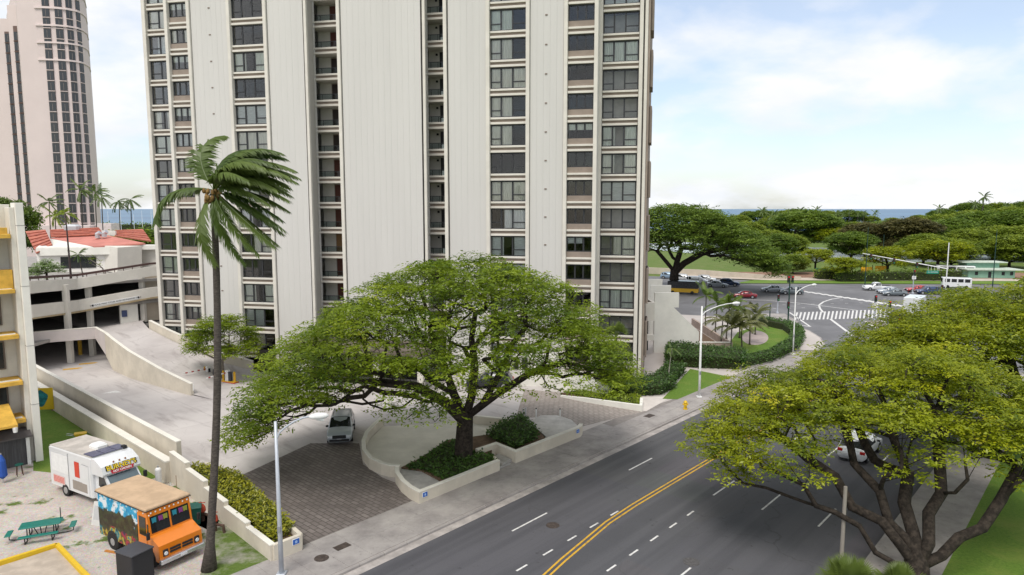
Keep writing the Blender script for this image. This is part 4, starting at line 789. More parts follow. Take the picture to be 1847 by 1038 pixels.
far('sedan', 'grey_car', GRY, 1613, 534, 170, 'grey car in the nearest lane right of the crossing', Q2)
far('sedan', 'red_car', RD2, 1655, 527, 170, 'red car half hidden behind the dark SUV at the right', Q2)
far('suv', 'navy_suv', BLU, 1674, 531, 170, 'dark blue SUV waiting right of the red car', Q2)
far('pickup', 'dark_pickup', BLK, 1618, 582, 50, 'dark pickup truck beside the white box truck right of the median island', None, 'pickup')
def box_truck(nm, px, py, ang, ln, wd, ht, label, cat, m):
    p = G(px, py, ROADZ); g = tag(empty(nm, (p[0], p[1], ROADZ + .004), math.radians(ang)), label, cat)
    MB().bbox(-ln / 2, ln / 2 - 1.9, -wd / 2, wd / 2, .75, ht, .06).build('cargo_box', m, g); cb = MB().loft([[(ln / 2 - 1.8, -wd / 2 + .1, .5), (ln / 2, -wd / 2 + .1, .5), (ln / 2, -wd / 2 + .1, 1.5), (ln / 2 - .5, -wd / 2 + .1, 2.4), (ln / 2 - 1.8, -wd / 2 + .1, 2.4)], [(ln / 2 - 1.8, wd / 2 - .1, .5), (ln / 2, wd / 2 - .1, .5), (ln / 2, wd / 2 - .1, 1.5), (ln / 2 - .5, wd / 2 - .1, 2.4), (ln / 2 - 1.8, wd / 2 - .1, 2.4)]]).build('cab', WHI, g)
    MB().add([(ln / 2 + .02, -wd / 2 + .25, 1.52), (ln / 2 + .02, wd / 2 - .25, 1.52), (ln / 2 - .45, wd / 2 - .25, 2.32), (ln / 2 - .45, -wd / 2 + .25, 2.32)], [(0, 1, 2, 3)]).build('windshield', CARGLASS, cb)
    for s in (-1, 1): MB().box(ln / 2 - 1.6, ln / 2 - .6, s * (wd / 2 - .095) - .01, s * (wd / 2 - .095) + .01, 1.5, 2.2).build('side_window', CARGLASS, cb)
    for x in (-ln * .3, ln / 2 - .95):
        for s in (-1, 1): w_ = MB().tube([(x, s * wd / 2 - .15, .45), (x, s * wd / 2 + .12 * s, .45)], [.45, .45], 16).build('tyre', RUBBER, g); MB().tube([(x, s * (wd / 2 - .0) + .02 * s, .45), (x, s * wd / 2 + .13 * s, .45)], [.25, .25], 12).build('rim', RIM, w_)
    MB().box(-ln / 2, ln / 2 - .2, -.45, .45, .4, .75).build('chassis', TRIM, g); return g
box_truck('white_box_truck', 1650, 572, 50, 7.0, 2.4, 3.5, 'white box truck waiting behind the crown of the right-hand trees', 'truck', WHI)
def van_box(nm, px, py, ang, ln, wd, ht, label, cat, m, m2):
    p = G(px, py, ROADZ); g = tag(empty(nm, (p[0], p[1], ROADZ + .004), math.radians(ang)), label, cat)
    MB().bbox(-ln / 2, ln / 2, -wd / 2, wd / 2, .35, ht, .12).build('body', m, g)
    for s in (-1, 1):
        for i in range(4): MB().box(-ln / 2 + .35 + i * (ln - .5) / 4, -ln / 2 + .2 + (i + .9) * (ln - .5) / 4, s * wd / 2 - .015, s * wd / 2 + .015, ht * .58, ht * .88).build('side_window', CARGLASS, g)
        for x in (-ln * .32, ln * .32): MB().tube([(x, s * wd / 2 - .2 * s, .36), (x, s * wd / 2 + .03 * s, .36)], [.36, .36], 14).build('tyre', RUBBER, g)
    MB().bbox(ln / 2 - .02, ln / 2 + .03, -wd / 2 + .2, wd / 2 - .2, ht * .55, ht * .9, .02).build('windshield', CARGLASS, g); MB().box(-ln / 2 - .02, -ln / 2, -wd / 2 + .2, wd / 2 - .2, ht * .55, ht * .88).build('rear_window', CARGLASS, g)
    if m2: MB().bbox(-ln / 2 - .03, ln / 2 + .02, -wd / 2 - .012, wd / 2 + .012, .4, ht * .45, .03).build('lower_band', m2, g)
    return g
van_box('shuttle_van', 1232, 530, 158, 6.2, 2.2, 2.7, 'dark windowed shuttle van with a yellow lower band by the boulevard tree trunk', 'van', BLK, plain('van_yellow', (.6, .36, .03), .4))
van_box('white_van', 1724, 520, 158, 5.6, 2.05, 2.4, 'white van with dark windows behind the right-hand tree crown', 'van', WHI, None); van_box('white_bus', 1722, 499, 158, 8.5, 2.4, 2.9, 'white bus farther back behind the white van at the right', 'bus', WHI, None)
# ---- the orange food truck
OR = paint('orange', (.80, .22, .008)); p0 = Vector((*G(284, 1030), 0)); p1 = Vector((*G(360, 995), 0)); fr_ = (p1 - p0); wdir = fr_.normalized(); fdir = Vector((wdir.y, -wdir.x, 0))
ang = math.atan2(fdir.y, fdir.x); TWD = 2.25; Lt = 5.5
org = (p0 + p1) / 2 + fdir * .25
OT = tag(empty('orange_food_truck', (org.x, org.y, 0), ang), 'orange step van food truck with a tan roof and painted sides beside the palm trunk', 'food truck')
def mk_mural(n, l, b, p):
    sz_ = n.new('ShaderNodeSeparateXYZ'); l.new(p, sz_.inputs[0]); hz = n.new('ShaderNodeMath'); hz.operation = 'MULTIPLY_ADD'; l.new(nz(n, l, p, .9, 5, .6), hz.inputs[0]); hz.inputs[1].default_value = 1.9; l.new(sz_.outputs['Z'], hz.inputs[2])
    low = ramp(n, l, nz(n, l, p, 1.7, 3, .5), [(.36, (.05, .02, .07)), (.44, (.40, .03, .05)), (.50, (.03, .05, .02)), (.56, (.50, .34, .03)), (.62, (.02, .20, .24)), (.70, (.03, .03, .03))])
    skyc = ramp(n, l, nz(n, l, p, 2.2, 5, .6), [(.42, (.01, .26, .50)), (.52, (.06, .42, .62)), (.58, (.70, .74, .78))])
    dk = ramp(n, l, nz(n, l, p, 2.6, 5, .6), [(.40, (.030, .022, .015)), (.55, (.055, .05, .025)), (.66, (.05, .10, .02))])
    c = mixc(n, l, ramp(n, l, hz.outputs[0], [(2.2 / 4, (0, 0, 0)), (2.3 / 4, (1, 1, 1))]), low, dk)
    h4 = n.new('ShaderNodeMath'); h4.operation = 'MULTIPLY'; h4.inputs[1].default_value = .25; l.new(hz.outputs[0], h4.inputs[0]); m1 = ramp(n, l, h4.outputs[0], [(.50, (0, 0, 0)), (.52, (1, 1, 1))]); m2 = ramp(n, l, h4.outputs[0], [(.74, (0, 0, 0)), (.76, (1, 1, 1))])
    c = mixc(n, l, m2, mixc(n, l, m1, low, dk), skyc)
    c = mixc(n, l, ramp(n, l, nz(n, l, p, 4, 4, .6), [(.60, (0, 0, 0)), (.66, (.6, .6, .6))]), c, (.03, .03, .03)); l.new(c, b.inputs['Base Color']); b.inputs['Roughness'].default_value = .35
MUR = fancy('painted_mural', .35, mk_mural)
hb = TWD / 2
MB().bbox(-Lt, -1.75, -hb, hb, .55, 2.85, .06).build('rear_body', MUR, OT)
cab = [(-1.75, .5), (-1.75, 2.85), (-.95, 2.85), (-.72, 1.62), (.0, 1.28), (.05, .45)]
MB().loft([[(x, -hb + .005, z) for x, z in cab], [(x, hb - .005, z) for x, z in cab]]).build('cab', OR, OT)
MB().bbox(-Lt - .08, -.88, -hb - .06, hb + .06, 2.85, 2.97, .04).build('roof', M('roof_tan', (.52, .37, .24), .8, .10, 1.2), OT); MB().box(-Lt - .09, -.87, -hb - .07, hb + .07, 2.82, 2.86).build('roof_trim', TRIM, OT)
def onp(t, y, off=.012): a, b_ = Vector((-.95, 0, 2.85)), Vector((-.72, 0, 1.62)); q = a.lerp(b_, t); return (q.x + off, y, q.z + off * .2)
for y0, y1 in ((-hb + .12, -.05), (.05, hb - .12)):
    ws = MB().add([onp(.27, y0), onp(.27, y1), onp(.93, y1), onp(.93, y0)], [(0, 1, 2, 3)]).build('windshield', CARGLASS, OT)
    for k, (t0, mcol) in enumerate(((.2, (.02, .22, .30)), (.55, (.22, .04, .20)), (.8, (.25, .28, .04)))):
        yy = y0 + (y1 - y0) * t0; MB().add([onp(.34, yy - .12, .03), onp(.34, yy + .12, .03), onp(.55, yy + .1, .03), onp(.52, yy, .03), onp(.55, yy - .1, .03)], [(0, 1, 2, 3, 4)]).build('bunting_flag', plain('flag_%d' % k, mcol, .8), ws)
for s in (-1, 1):
    MB().box(-1.6, -1.02, s * hb - .012 * (s < 0) - .0, s * hb + .012 * (s > 0), 1.55, 2.5).build('side_window', CARGLASS, OT); MB().box(-.93, -.80, s * hb - .012 * (s < 0), s * hb + .012 * (s > 0), 1.5, 2.2).build('quarter_window', CARGLASS, OT)
    MB().box(-1.68, -.98, s * (hb + .004) - .006, s * (hb + .004) + .006, .75, 1.45).build('door_panel', OR, OT)
    MB().bbox(-.0, .075, s * .82 - .13, s * .82 + .13, .72, 1.05, .02).build('lamp_housing', TRIM, OT); MB().tube([(.06, s * .82, .86), (.1, s * .82, .86)], [.1, .09], 12).build('headlight', LAMPW, OT)
    for x in (-.85, -4.2):
        w_ = MB().tube([(x, s * hb - .28 * s, .42), (x, s * hb + .02 * s, .42)], [.42, .42], 20).build('tyre', RUBBER, OT); MB().tube([(x, s * hb - .1 * s, .42), (x, s * hb + .03 * s, .42)], [.22, .2], 14).build('rim', RIM, w_); MB().tube([(x, s * hb - .2 * s, .5), (x, s * hb + .008 * s, .5)], [.52, .52], 20).build('wheel_arch', TRIM, OT)
    MB().bbox(-.55, -.45, s * (hb + .2) - .08, s * (hb + .2) + .08, 1.6, 1.95, .02).build('mirror', TRIM, OT)
for i in range(2):
    for s in (-.32, .32): MB().bbox(.02, .065, s - .28, s + .28, .78 + i * .15, .88 + i * .15, .01).build('grille_slot', TRIM, OT)
MB().bbox(.0, .22, -hb - .02, hb + .02, .42, .62, .03).build('bumper', plain('chrome_bumper', (.6, .62, .66), .25, .8), OT); MB().bbox(.22, .235, -.17, .17, .47, .58, .004).build('plate', PLATE, OT)
for i in range(9): MB().bbox(-.93, -.86, -.95 + i * .237, -.88 + i * .237, 2.66, 2.74, .02).build('marker_light', plain('marker_white', (.8, .78, .72), .3), OT)
for i in range(10): MB().bbox(-Lt + .3 + i * .5, -Lt + .36 + i * .5, -hb - .03, -hb + .01, 2.68, 2.74, .01).build('marker_light', plain('marker_white', (.8, .78, .72), .3), OT)
MB().box(-Lt + .2, -.2, -.5, .5, .3, .55).build('chassis', TRIM, OT)
# black cooler box beside it
q = G(250, 1042); bc = tag(empty('black_box', (q[0], q[1] - .2, 0), ang + .1), 'black cabinet standing in front of the orange food truck', 'cabinet')
MB().bbox(-.6, .6, -.55, .55, .12, 1.5, .04).build('body', plain('cabinet_black', (.022, .022, .026), .55), bc); MB().bbox(-.63, .63, -.58, .58, 1.5, 1.56, .02).build('top', plain('cabinet_top', (.06, .06, .068), .5), bc)
for sx in (-.5, .5):
    for sy in (-.45, .45): MB().cyl(sx, sy, 0, .12, .05, .05, 8).build('foot', TRIM, bc)
# ---- the white food truck
WT = tag(empty('white_food_truck', (*G(172, 922), 0), ang + math.radians(2)), 'white cutaway food truck with solar panels on its roof and a lettered front', 'food truck')
Lw, wb2 = 5.6, 1.15; WHT2 = paint('truck_white', (.78, .79, .80))
WT.location = (G(186, 920)[0] - math.cos(ang) * .4 + .9, G(186, 920)[1] + .95, 0)
MB().bbox(-Lw, -.9, -wb2, wb2, .5, 2.95, .08).build('box_body', WHT2, WT)
ov = [(-.9, 2.0), (-.9, 2.95), (-.5, 2.9), (.12, 2.55), (.3, 2.15), (.2, 2.0)]
MB().loft([[(x, -wb2 + .03, z) for x, z in ov], [(x, -wb2 * .5, z + .04 * (i in (2, 3))) for i, (x, z) in enumerate(ov)], [(x, wb2 * .5, z + .04 * (i in (2, 3))) for i, (x, z) in enumerate(ov)], [(x, wb2 - .03, z) for x, z in ov]]).build('overcab', WHT2, WT, smooth=False)
cb = [(-.9, .4), (-.9, 2.0), (.15, 2.0), (.72, 1.32), (1.55, 1.1), (1.62, .4)]
MB().loft([[(x, -.95, z) for x, z in cb], [(x, .95, z) for x, z in cb]]).build('cab', WHT2, WT)
MB().add([(.19, -.86, 1.98), (.19, .86, 1.98), (.735, .86, 1.35), (.735, -.86, 1.35)], [(0, 1, 2, 3)]).build('windshield', plain('windshield_pale', (.10, .14, .16), .08, 0, .8), WT)
for s in (-1, 1):
    MB().add([(-.55, s * .957, 1.3), (.42, s * .957, 1.3), (.05, s * .957, 1.9), (-.5, s * .957, 1.9)], [(0, 1, 2, 3)]).build('side_window', CARGLASS, WT)
    for x in (1.0, -3.9):
        w_ = MB().tube([(x, s * (.98 if x > 0 else wb2) - .25 * s, .38), (x, s * (.98 if x > 0 else wb2) + .015 * s, .38)], [.38, .38], 18).build('tyre', RUBBER, WT); MB().tube([(x, s * (.98 if x > 0 else wb2), .38), (x, s * (.98 if x > 0 else wb2) + .025 * s, .38)], [.23, .21], 14).build('rim', RIM, w_)
    MB().bbox(.35, .5, s * 1.28 - .1, s * 1.28 + .1, 1.3, 1.7, .03).build('mirror', TRIM, WT); MB().bbox(1.55, 1.66, s * .72 - .15, s * .72 + .15, .8, 1.0, .02).build('headlight', LAMPW, WT)
MB().bbox(1.5, 1.72, -.98, .98, .42, .6, .03).build('bumper', TRIM, WT); MB().bbox(1.56, 1.64, -.45, .45, .68, 1.0, .02).build('grille', TRIM, WT)
MB().box(-Lw + .05, -.95, -wb2 + .05, wb2 - .05, 2.951, 2.965).build('roof_sheet', M('roof_grime', (.50, .46, .42), .8, .15, 1.0), WT)
SOL = M('solar_cell', (.10, .10, .16), .25, .15, 3)
for i in range(3): sp_ = MB().bbox(-1.85, -.85, -1.02 + i * .7, -.36 + i * .7, 3.0, 3.04, .01).build('solar_panel', SOL, WT); MB().box(-1.87, -.83, -1.03 + i * .7, -.35 + i * .7, 2.966, 2.998).build('panel_frame', RIM, sp_)
MB().bbox(-2.9, -2.0, -.2, .55, 2.965, 3.22, .1).build('roof_vent_box', WHITEP, WT); MB().bbox(-1.1, -.8, .75, 1.0, 2.965, 3.15, .03).build('roof_fan', TRIM, WT)
for y0, y1, z0, z1, nm, mt in ((-5.3, -3.4, 1.45, 2.6, 'serving_hatch', WHITEP), (-2.7, -2.2, 1.5, 2.45, 'menu_board', plain('menu_red', (.62, .06, .03), .5)), (-3.0, -1.4, .7, 1.25, 'louvre', plain('louvre_tan', (.32, .28, .24), .6)), (-5.2, -3.9, .7, 1.2, 'side_lettering_panel', plain('pale_pink', (.75, .55, .52), .5))):
    MB().bbox(y0, y1, -wb2 - .025, -wb2 - .002, z0, z1, .008).build(nm, mt, WT)
for s_ in range(5): MB().box(-5.15, -3.95, -wb2 - .03, -wb2 - .026, .78 + s_ * .08, .82 + s_ * .08).build('lettering_line', plain('menu_red', (.62, .06, .03), .5), WT)
MB().bbox(-3.42, -3.38, -wb2 - .028, -wb2 - .001, .55, 2.8, .004).build('seam', RIM, WT); MB().bbox(-1.95, -1.2, -wb2 - .022, -wb2 - .001, .55, 2.4, .01).build('side_door', WHT2, WT)
nrm = Vector((.42 * .9, 0, .62)).normalized(); bo = Vector((.245, 0, 2.33)); tiltang = math.atan2(.4, .18)
lb = empty('lettered_sign', (.225, 0, 2.36), 0, WT); lb.rotation_euler = (math.radians(66), 0, math.radians(90))
for nm, txt, sz, mt, pz, dz in (('name_outline', "BURNEY'S", .42, BLACKP, .06, .012), ('name_lettering', "BURNEY'S", .40, plain('letter_yellow', (.85, .62, .03), .4), .06, .03)):
    link(nm, text_mesh(txt, sz, mt, .006, .022 if nm == 'name_outline' else .004), lb, (0, pz, dz))
MB().add([(-.62, -.3, .012), (.62, -.3, .012), (.72, -.08, .012), (-.7, -.08, .012)], [(0, 1, 2, 3)]).build('red_banner', plain('banner_red', (.45, .03, .05), .4), lb); link('tagline', text_mesh('HOT CHICKEN', .16, WHITEP, .004, .004), lb, (0, -.19, .02))
for i in range(3): MB().tube([(.02, -.35 + i * .35, 2.68), (.06, -.35 + i * .35, 2.70)], [.05, .05], 8).build('marker_light', plain('amber_brown', (.3, .12, .05), .4), WT)
# ============================================================= vegetation
def leaves_mesh(name, P, D, Nn, Ln, Wd, tint, mat):
    """rhombic leaflets: base point P, direction D, normal Nn, length and width arrays"""
    D = D / np.linalg.norm(D, axis=1, keepdims=True); Sx = np.cross(Nn, D); Sx /= np.maximum(1e-6, np.linalg.norm(Sx, axis=1, keepdims=True))
    L1 = Ln[:, None]; W1 = Wd[:, None] / 2
    V = np.stack([P, P + D * L1 * .45 + Sx * W1, P + D * L1, P + D * L1 * .45 - Sx * W1], 1).reshape(-1, 3); F = np.arange(len(P) * 4).reshape(-1, 4)
    return fast_mesh(name, V, F, mat, tint)
def clump_leaves(C, R, Hh, tintc, per, leaf, rng, droop=.25, sprig=6, aspect=.42, shell=.55):
    """flat clumps of foliage at centres C (n,3) with radii R and half-heights Hh"""
    n = len(C); m = n * per; ci = np.repeat(np.arange(n), per)
    a = rng.uniform(0, 2 * np.pi, m); r = np.sqrt(rng.uniform(0, 1, m)); zz = rng.uniform(-.5, 1, m) * np.sqrt(np.maximum(.05, 1 - r ** 2))
    sp = C[ci] + np.stack([np.cos(a) * r * R[ci], np.sin(a) * r * R[ci], zz * Hh[ci] - droop * (r ** 2) * Hh[ci]], 1)
    az = a + rng.normal(0, .9, m); dirs = np.stack([np.cos(az), np.sin(az), rng.normal(-.12, .22, m)], 1)
    k = np.tile(np.arange(sprig), m); si = np.repeat(np.arange(m), sprig); sd_ = np.where(k % 2 == 0, 1, -1)
    perp = np.stack([-dirs[:, 1], dirs[:, 0], np.zeros(m)], 1)
    P = sp[si] + dirs[si] * (k[:, None] * leaf * .38) + rng.normal(0, leaf * .12, (m * sprig, 3))
    D = dirs[si] * .55 + perp[si] * sd_[:, None] * .9 + rng.normal(0, .25, (m * sprig, 3)); D[:, 2] -= .12
    Nn = np.stack([rng.normal(0, .38, m * sprig), rng.normal(0, .38, m * sprig), np.ones(m * sprig)], 1)
    Ln = leaf * rng.uniform(.7, 1.25, m * sprig); t = tintc[ci][si] + rng.normal(0, .10, m * sprig) + np.repeat(rng.normal(0, .08, m), sprig)
    return P, D, Nn, Ln, Ln * aspect, np.clip(t, 0, 1)
def grow(C, base, trunk_top, seeds, rng, step=.9, lateral=.35):
    """greedy branching skeleton from the trunk to every clump"""
    pos = [Vector(base), Vector(trunk_top)]; par = [-1, 0]
    for path in seeds:
        last = 1
        for q in path: pos.append(Vector(q)); par.append(last); last = len(pos) - 1
    top = Vector(trunk_top); order = sorted(range(len(C)), key=lambda i: (Vector(C[i]) - top).length); dist0 = [(p - top).length for p in pos]
    A = np.array([tuple(p) for p in pos]); 
    for i in order:
        c = np.array(C[i]); d = np.linalg.norm(A[1:] - c, axis=1); dc = np.linalg.norm(c - np.array(top))
        d0 = np.array(dist0[1:]); cost = d + .28 * d0 + np.where(d0 > dc, 3.0, 0) + np.where(A[1:, 2] > c[2] + .3, 1.5, 0)
        j = int(np.argmin(cost)) + 1; p0 = Vector(A[j]); p1 = Vector(c) - Vector((0, 0, .15)); ln = (p1 - p0).length; k = max(1, int(ln / step)); last = j
        bend = Vector((rng.normal(0, .12), rng.normal(0, .12), -.10)) * ln
        for q in range(1, k + 1):
            t = q / k; pt = p0.lerp(p1, t) + bend * (4 * t * (1 - t)) + (Vector(rng.normal(0, .09 * step, 3)) if q < k else Vector())
            pos.append(pt); par.append(last); last = len(pos) - 1; dist0.append(dist0[par[-1]] + (pt - pos[par[-1]]).length)
        A = np.array([tuple(p) for p in pos])
    return pos, par
def branch_mesh(pos, par, r_tip, r_base, mat, name='trunk', flare=1.0, expo=.42):
    n = len(pos); cnt = [0.0] * n; ch = [[] for _ in range(n)]
    for i in range(1, n): ch[par[i]].append(i)
    for i in range(n - 1, -1, -1): cnt[i] = max(1.0, sum(cnt[c] for c in ch[i]))
    rad = [r_tip * c ** expo for c in cnt]; k = r_base / rad[1]; rad = [r_tip + (r - r_tip) * max(0, (r_base - r_tip) / max(1e-6, rad[1] - r_tip)) for r in rad]
    m = MB(); stack = [(0, None)]
    while stack:
        st, prev = stack.pop(); path = [pos[prev]] if prev is not None else []; rr = [rad[st]] if prev is not None else []
        cur = st
        while True:
            path.append(pos[cur]); rr.append(rad[cur])
            if not ch[cur]: break
            b = max(ch[cur], key=lambda c: cnt[c])
            for c in ch[cur]:
                if c != b: stack.append((c, cur))
            cur = b
        if st == 0: rr[0] *= flare; path.insert(1, path[0].lerp(path[1], .18)); rr.insert(1, rad[0] * (1 + (flare - 1) * .3))
        if len(path) > 1: m.tube([tuple(p) for p in path], rr, 10 if rr[0] > .2 else (6 if rr[0] > .06 else 4))
    return m.mesh(name, mat, True)
LEAF_A = leafmat('monkeypod_leaf', (.070, .130, .006), (.310, .400, .014), .30, .45, (.45, .46, .03))
LEAF_B = leafmat('yellow_green_leaf', (.095, .150, .004), (.420, .460, .010), .35, .45, (.58, .50, .02))
LEAF_C = leafmat('deep_green_leaf', (.060, .115, .014), (.225, .320, .036), .22, .4)
LEAF_D = leafmat('olive_brown_leaf', (.060, .066, .020), (.190, .165, .050), .25, .35)
LEAF_E = leafmat('park_leaf', (.090, .150, .014), (.310, .380, .036), .2, .4)
LEAF_P = leafmat('palm_leaf', (.045, .090, .015), (.165, .225, .045), .6, .35)
LEAF_Y = leafmat('croton_leaf', (.045, .085, .008), (.42, .40, .02), 1.6, .3)
LEAF_H = leafmat('hedge_leaf', (.022, .062, .010), (.090, .180, .022), .9, .3)
def umbrella(name, base, outline, ry, cy, trunk_h, r_base, n_clump, per, leaf, mat, label, seeds=(), seed=1, low=.3, rad=(.9, 1.7), bark=BARK, gapf=.0, group=None, tint0=.5, wob=.8, clear=()):
    """spreading tree: outline = [(dx, z_top, z_bottom)...] across the view, ry = depth radius"""
    rng = np.random.default_rng(seed); bx, by = base; xs = np.array([o[0] for o in outline]); zt = np.array([o[1] for o in outline]); zb = np.array([o[2] for o in outline])
    C = []; tries = 0
    while len(C) < n_clump and tries < 60000:
        tries += 1; x = rng.uniform(xs[0], xs[-1]); f = (x - xs[0]) / (xs[-1] - xs[0]); rr = ry * math.sqrt(max(.02, 1 - (2 * f - 1) ** 2)) ** .7; y = rng.uniform(-rr, rr)
        q = math.sqrt(max(0, 1 - (y / rr) ** 2)); t_, b_ = np.interp(x, xs, zt), np.interp(x, xs, zb); top = b_ + (t_ - b_) * (.25 + .75 * q) + wob * (math.sin(x * .9 + seed) * math.cos(y * .8 + seed * 2) * .6 - .3)
        z = top - abs(rng.normal(0, .5)) if rng.random() > low else b_ + (top - b_) * rng.uniform(.05, .8)
        c = np.array([x, y + cy, z])
        if C and min(np.sum((np.array(C) - c) ** 2 * np.array([1, 1, 3.0]), 1)) < (rad[0] * .75) ** 2: continue
        if any(p_[0] - .9 < bx + x < p_[1] + .9 and p_[2] - .6 < (CAM_H - z) / (by + y + cy) < p_[3] for p_ in [(k_[0] * (by + y + cy), k_[1] * (by + y + cy), k_[2], k_[3]) for k_ in clear]): continue
        C.append(c)
    C = np.array(C); n = len(C); R = rng.uniform(*rad, n); tc_ = np.clip(tint0 + rng.normal(0, .2, n), 0, 1)
    g = tag(empty(name, (bx, by, 0)), label, 'tree', group); Hc = R * rng.uniform(.24, .46, n)
    pos, par = grow(C, (0, 0, -.1), trunk_h, seeds, rng); link('trunk', branch_mesh(pos, par, .022, r_base, bark, flare=1.35), g)
    link('crown', leaves_mesh('crown', *clump_leaves(C, R, Hc, tc_, per, leaf, rng), mat), g); return g
def prof(px_top, px_bot, base, Y):                      # photo silhouette -> metres relative to the trunk at its own depth
    out = []
    for (x, y) in px_top:
        X, _, z = AT(x, y, Y); zb = AT(x, float(np.interp(x, [p[0] for p in px_bot], [p[1] for p in px_bot])), Y)[2]; out.append((X - base[0], z - .5, max(1.0, zb + .4)))
    return out
# the big umbrella tree on the island
B1 = G(835, 826, .4)
umbrella('umbrella_tree', B1, prof([(462, 742), (480, 672), (520, 612), (570, 570), (625, 530), (700, 484), (765, 452), (850, 446), (930, 462), (995, 488), (1045, 535), (1085, 580), (1122, 640)],
         [(462, 770), (520, 745), (600, 735), (700, 735), (780, 710), (850, 680), (950, 655), (1040, 695), (1085, 680), (1118, 690)], B1, 46.5), 9.5, 0, (.15, .3, 3.1), .60, 530, 36, .25, LEAF_A,
         'large umbrella-shaped green tree on the driveway island in front of the tower', seed=4, low=.34, clear=[(-.295, -.215, .898, 1.2)],
         seeds=[[(-1.2, -.2, 4.4), (-3.0, -.6, 5.6), (-5.5, -1, 6.0), (-8.5, -1.4, 6.3)], [(.6, .6, 4.6), (.8, .9, 6.6), (.6, 1.0, 8.6), (.9, .6, 10.5)], [(1.4, .2, 4.2), (2.6, .0, 6.4), (3.2, -.2, 8.2), (4.4, .2, 9.6)], [(-.7, 1.2, 4.6), (-1.6, 2.8, 6.6), (-2.6, 3.6, 8.8)], [(2.4, -.3, 5.0), (4.6, -.9, 6.6), (7.0, -.6, 7.3)]])
# right foreground tree with bare twisting limbs
B2 = G(1652, 1062)
umbrella('foreground_tree', B2, [(-7.9, 4.9, 4.4), (-7.0, 6.0, 4.7), (-6.0, 7.4, 5.0), (-4.5, 8.3, 5.0), (-2.5, 9.1, 5.0), (0, 9.8, 5.0), (2.5, 10.2, 5.0), (5, 9.8, 4.4), (8, 9.0, 4.0), (10.5, 7.6, 3.4)], 6.8, 6.6, (.05, .15, .95), .55, 360, 46, .21, LEAF_B,
         'twisting dark-limbed tree with yellow-green crown at the lower right corner', seed=9, low=.34, clear=[(.49, .57, .925, .41)], rad=(.7, 1.4), tint0=.55, wob=1.3,
         seeds=[[(-.9, .2, 1.1), (-1.7, .5, 1.5), (-2.3, .9, 2.6), (-3.3, 1.3, 3.1), (-4.1, 1.6, 3.3), (-4.6, 1.9, 4.2), (-5.7, 2.2, 4.7), (-6.5, 2.6, 5.2), (-7.4, 2.8, 5.3)], [(-.5, .5, 1.8), (-1.1, 1.2, 2.7), (-2.2, 1.9, 3.1), (-2.7, 2.7, 4.3), (-3.7, 3.4, 4.9), (-4.3, 4.0, 6.4)], [(-.1, .7, 2.0), (-.7, 1.3, 2.6), (-.9, 1.9, 3.9), (-1.6, 3.1, 4.8), (-1.5, 4.4, 6.6)], [(.3, .9, 2.1), (.2, 1.7, 3.4), (.9, 2.7, 4.4), (.6, 4.2, 6.4)], [(.7, .4, 2.0), (1.1, 1.2, 3.1), (2.1, 1.9, 3.8), (2.6, 3.2, 5.9), (3.1, 4.4, 7.2)], [(1.2, .2, 1.5), (2.1, .4, 2.3), (3.2, .5, 2.7), (4.5, 1.2, 3.8), (5.8, 2.0, 5.2)]])
B3 = RD(66, -5.2)
umbrella('roadside_tree', B3, [(-12.5, 6.2, 5.0), (-10, 8.6, 5.6), (-7, 10.2, 6.0), (-3, 11.4, 6.4), (1, 12.2, 6.6), (6, 12.6, 6.6), (11, 11.6, 6.2), (15, 9.0, 5.6)], 9.0, 0, (0, .2, 3.0), .5, 330, 46, .28, LEAF_B,
         'second yellow-green umbrella tree farther up the right side of the road', seed=12, low=.22, rad=(1.0, 2.0), tint0=.40, wob=1.6)
B4 = (34.0, 46.8)
umbrella('overhanging_tree', B4, [(-7.5, 7.2, 5.6), (-5.5, 9.4, 6.0), (-2, 10.8, 6.2), (2, 11.4, 6.2), (6, 10.8, 6.0), (9, 8.6, 5.6)], 7.0, 0, (0, .1, 3.0), .5, 250, 46, .25, LEAF_B,
         'yellow-green tree at the right edge between the two other roadside trees', seed=15, low=.22, rad=(.9, 1.8), tint0=.48, wob=1.5)
# boulevard tree right of the tower
B5 = G(1214, 527, ROADZ)
umbrella('boulevard_tree', B5, [(-8.5, 13.0, 8.0), (-7, 16.2, 8.5), (-3, 18.3, 9.0), (1, 18.6, 9.0), (6, 17.8, 8.6), (11, 15.4, 7.2), (15, 12.6, 5.6), (19, 9.0, 4.4), (22, 6.0, 3.6)], 12, 0, (.2, 0, 4.2), .95, 380, 22, .62, LEAF_C,
         'dark green spreading tree over the boulevard just right of the tower', seed=21, low=.3, rad=(1.5, 2.7), tint0=.5, seeds=[[(-1.5, 0, 6.2), (-3.6, 0, 8.6)], [(.8, .4, 6.5), (1.6, 0, 9.5)], [(2.2, 0, 6.0), (6, 0, 8.2), (10, 0, 9.0)]])
# small trees by the tower foot
B6 = G(470, 650); umbrella('entrance_tree', (B6[0] - .4, 68.5), [(-3.4, 4.4, 3.0), (-2.6, 6.0, 3.0), (-.8, 7.2, 3.2), (.8, 7.3, 3.2), (2.4, 6.4, 3.0), (3.2, 4.8, 2.8)], 2.6, 0, (0, 0, 2.0), .16, 90, 26, .26, LEAF_A, 'small rounded tree by the tower entrance left of the umbrella tree', seed=31, low=.45, rad=(.5, .9), bark=M('pale_bark', (.22, .19, .16), .9, .2, 4), tint0=.6)
umbrella('slender_tree', G(1112, 722), [(-1.2, 2.6, 1.7), (-.6, 3.4, 1.8), (.3, 3.7, 1.8), (1.1, 3.0, 1.7)], 1.0, 0, (0, 0, 1.3), .06, 26, 22, .2, LEAF_A, 'slender young tree in the bed below the right corner of the tower', seed=33, low=.5, rad=(.3, .55))
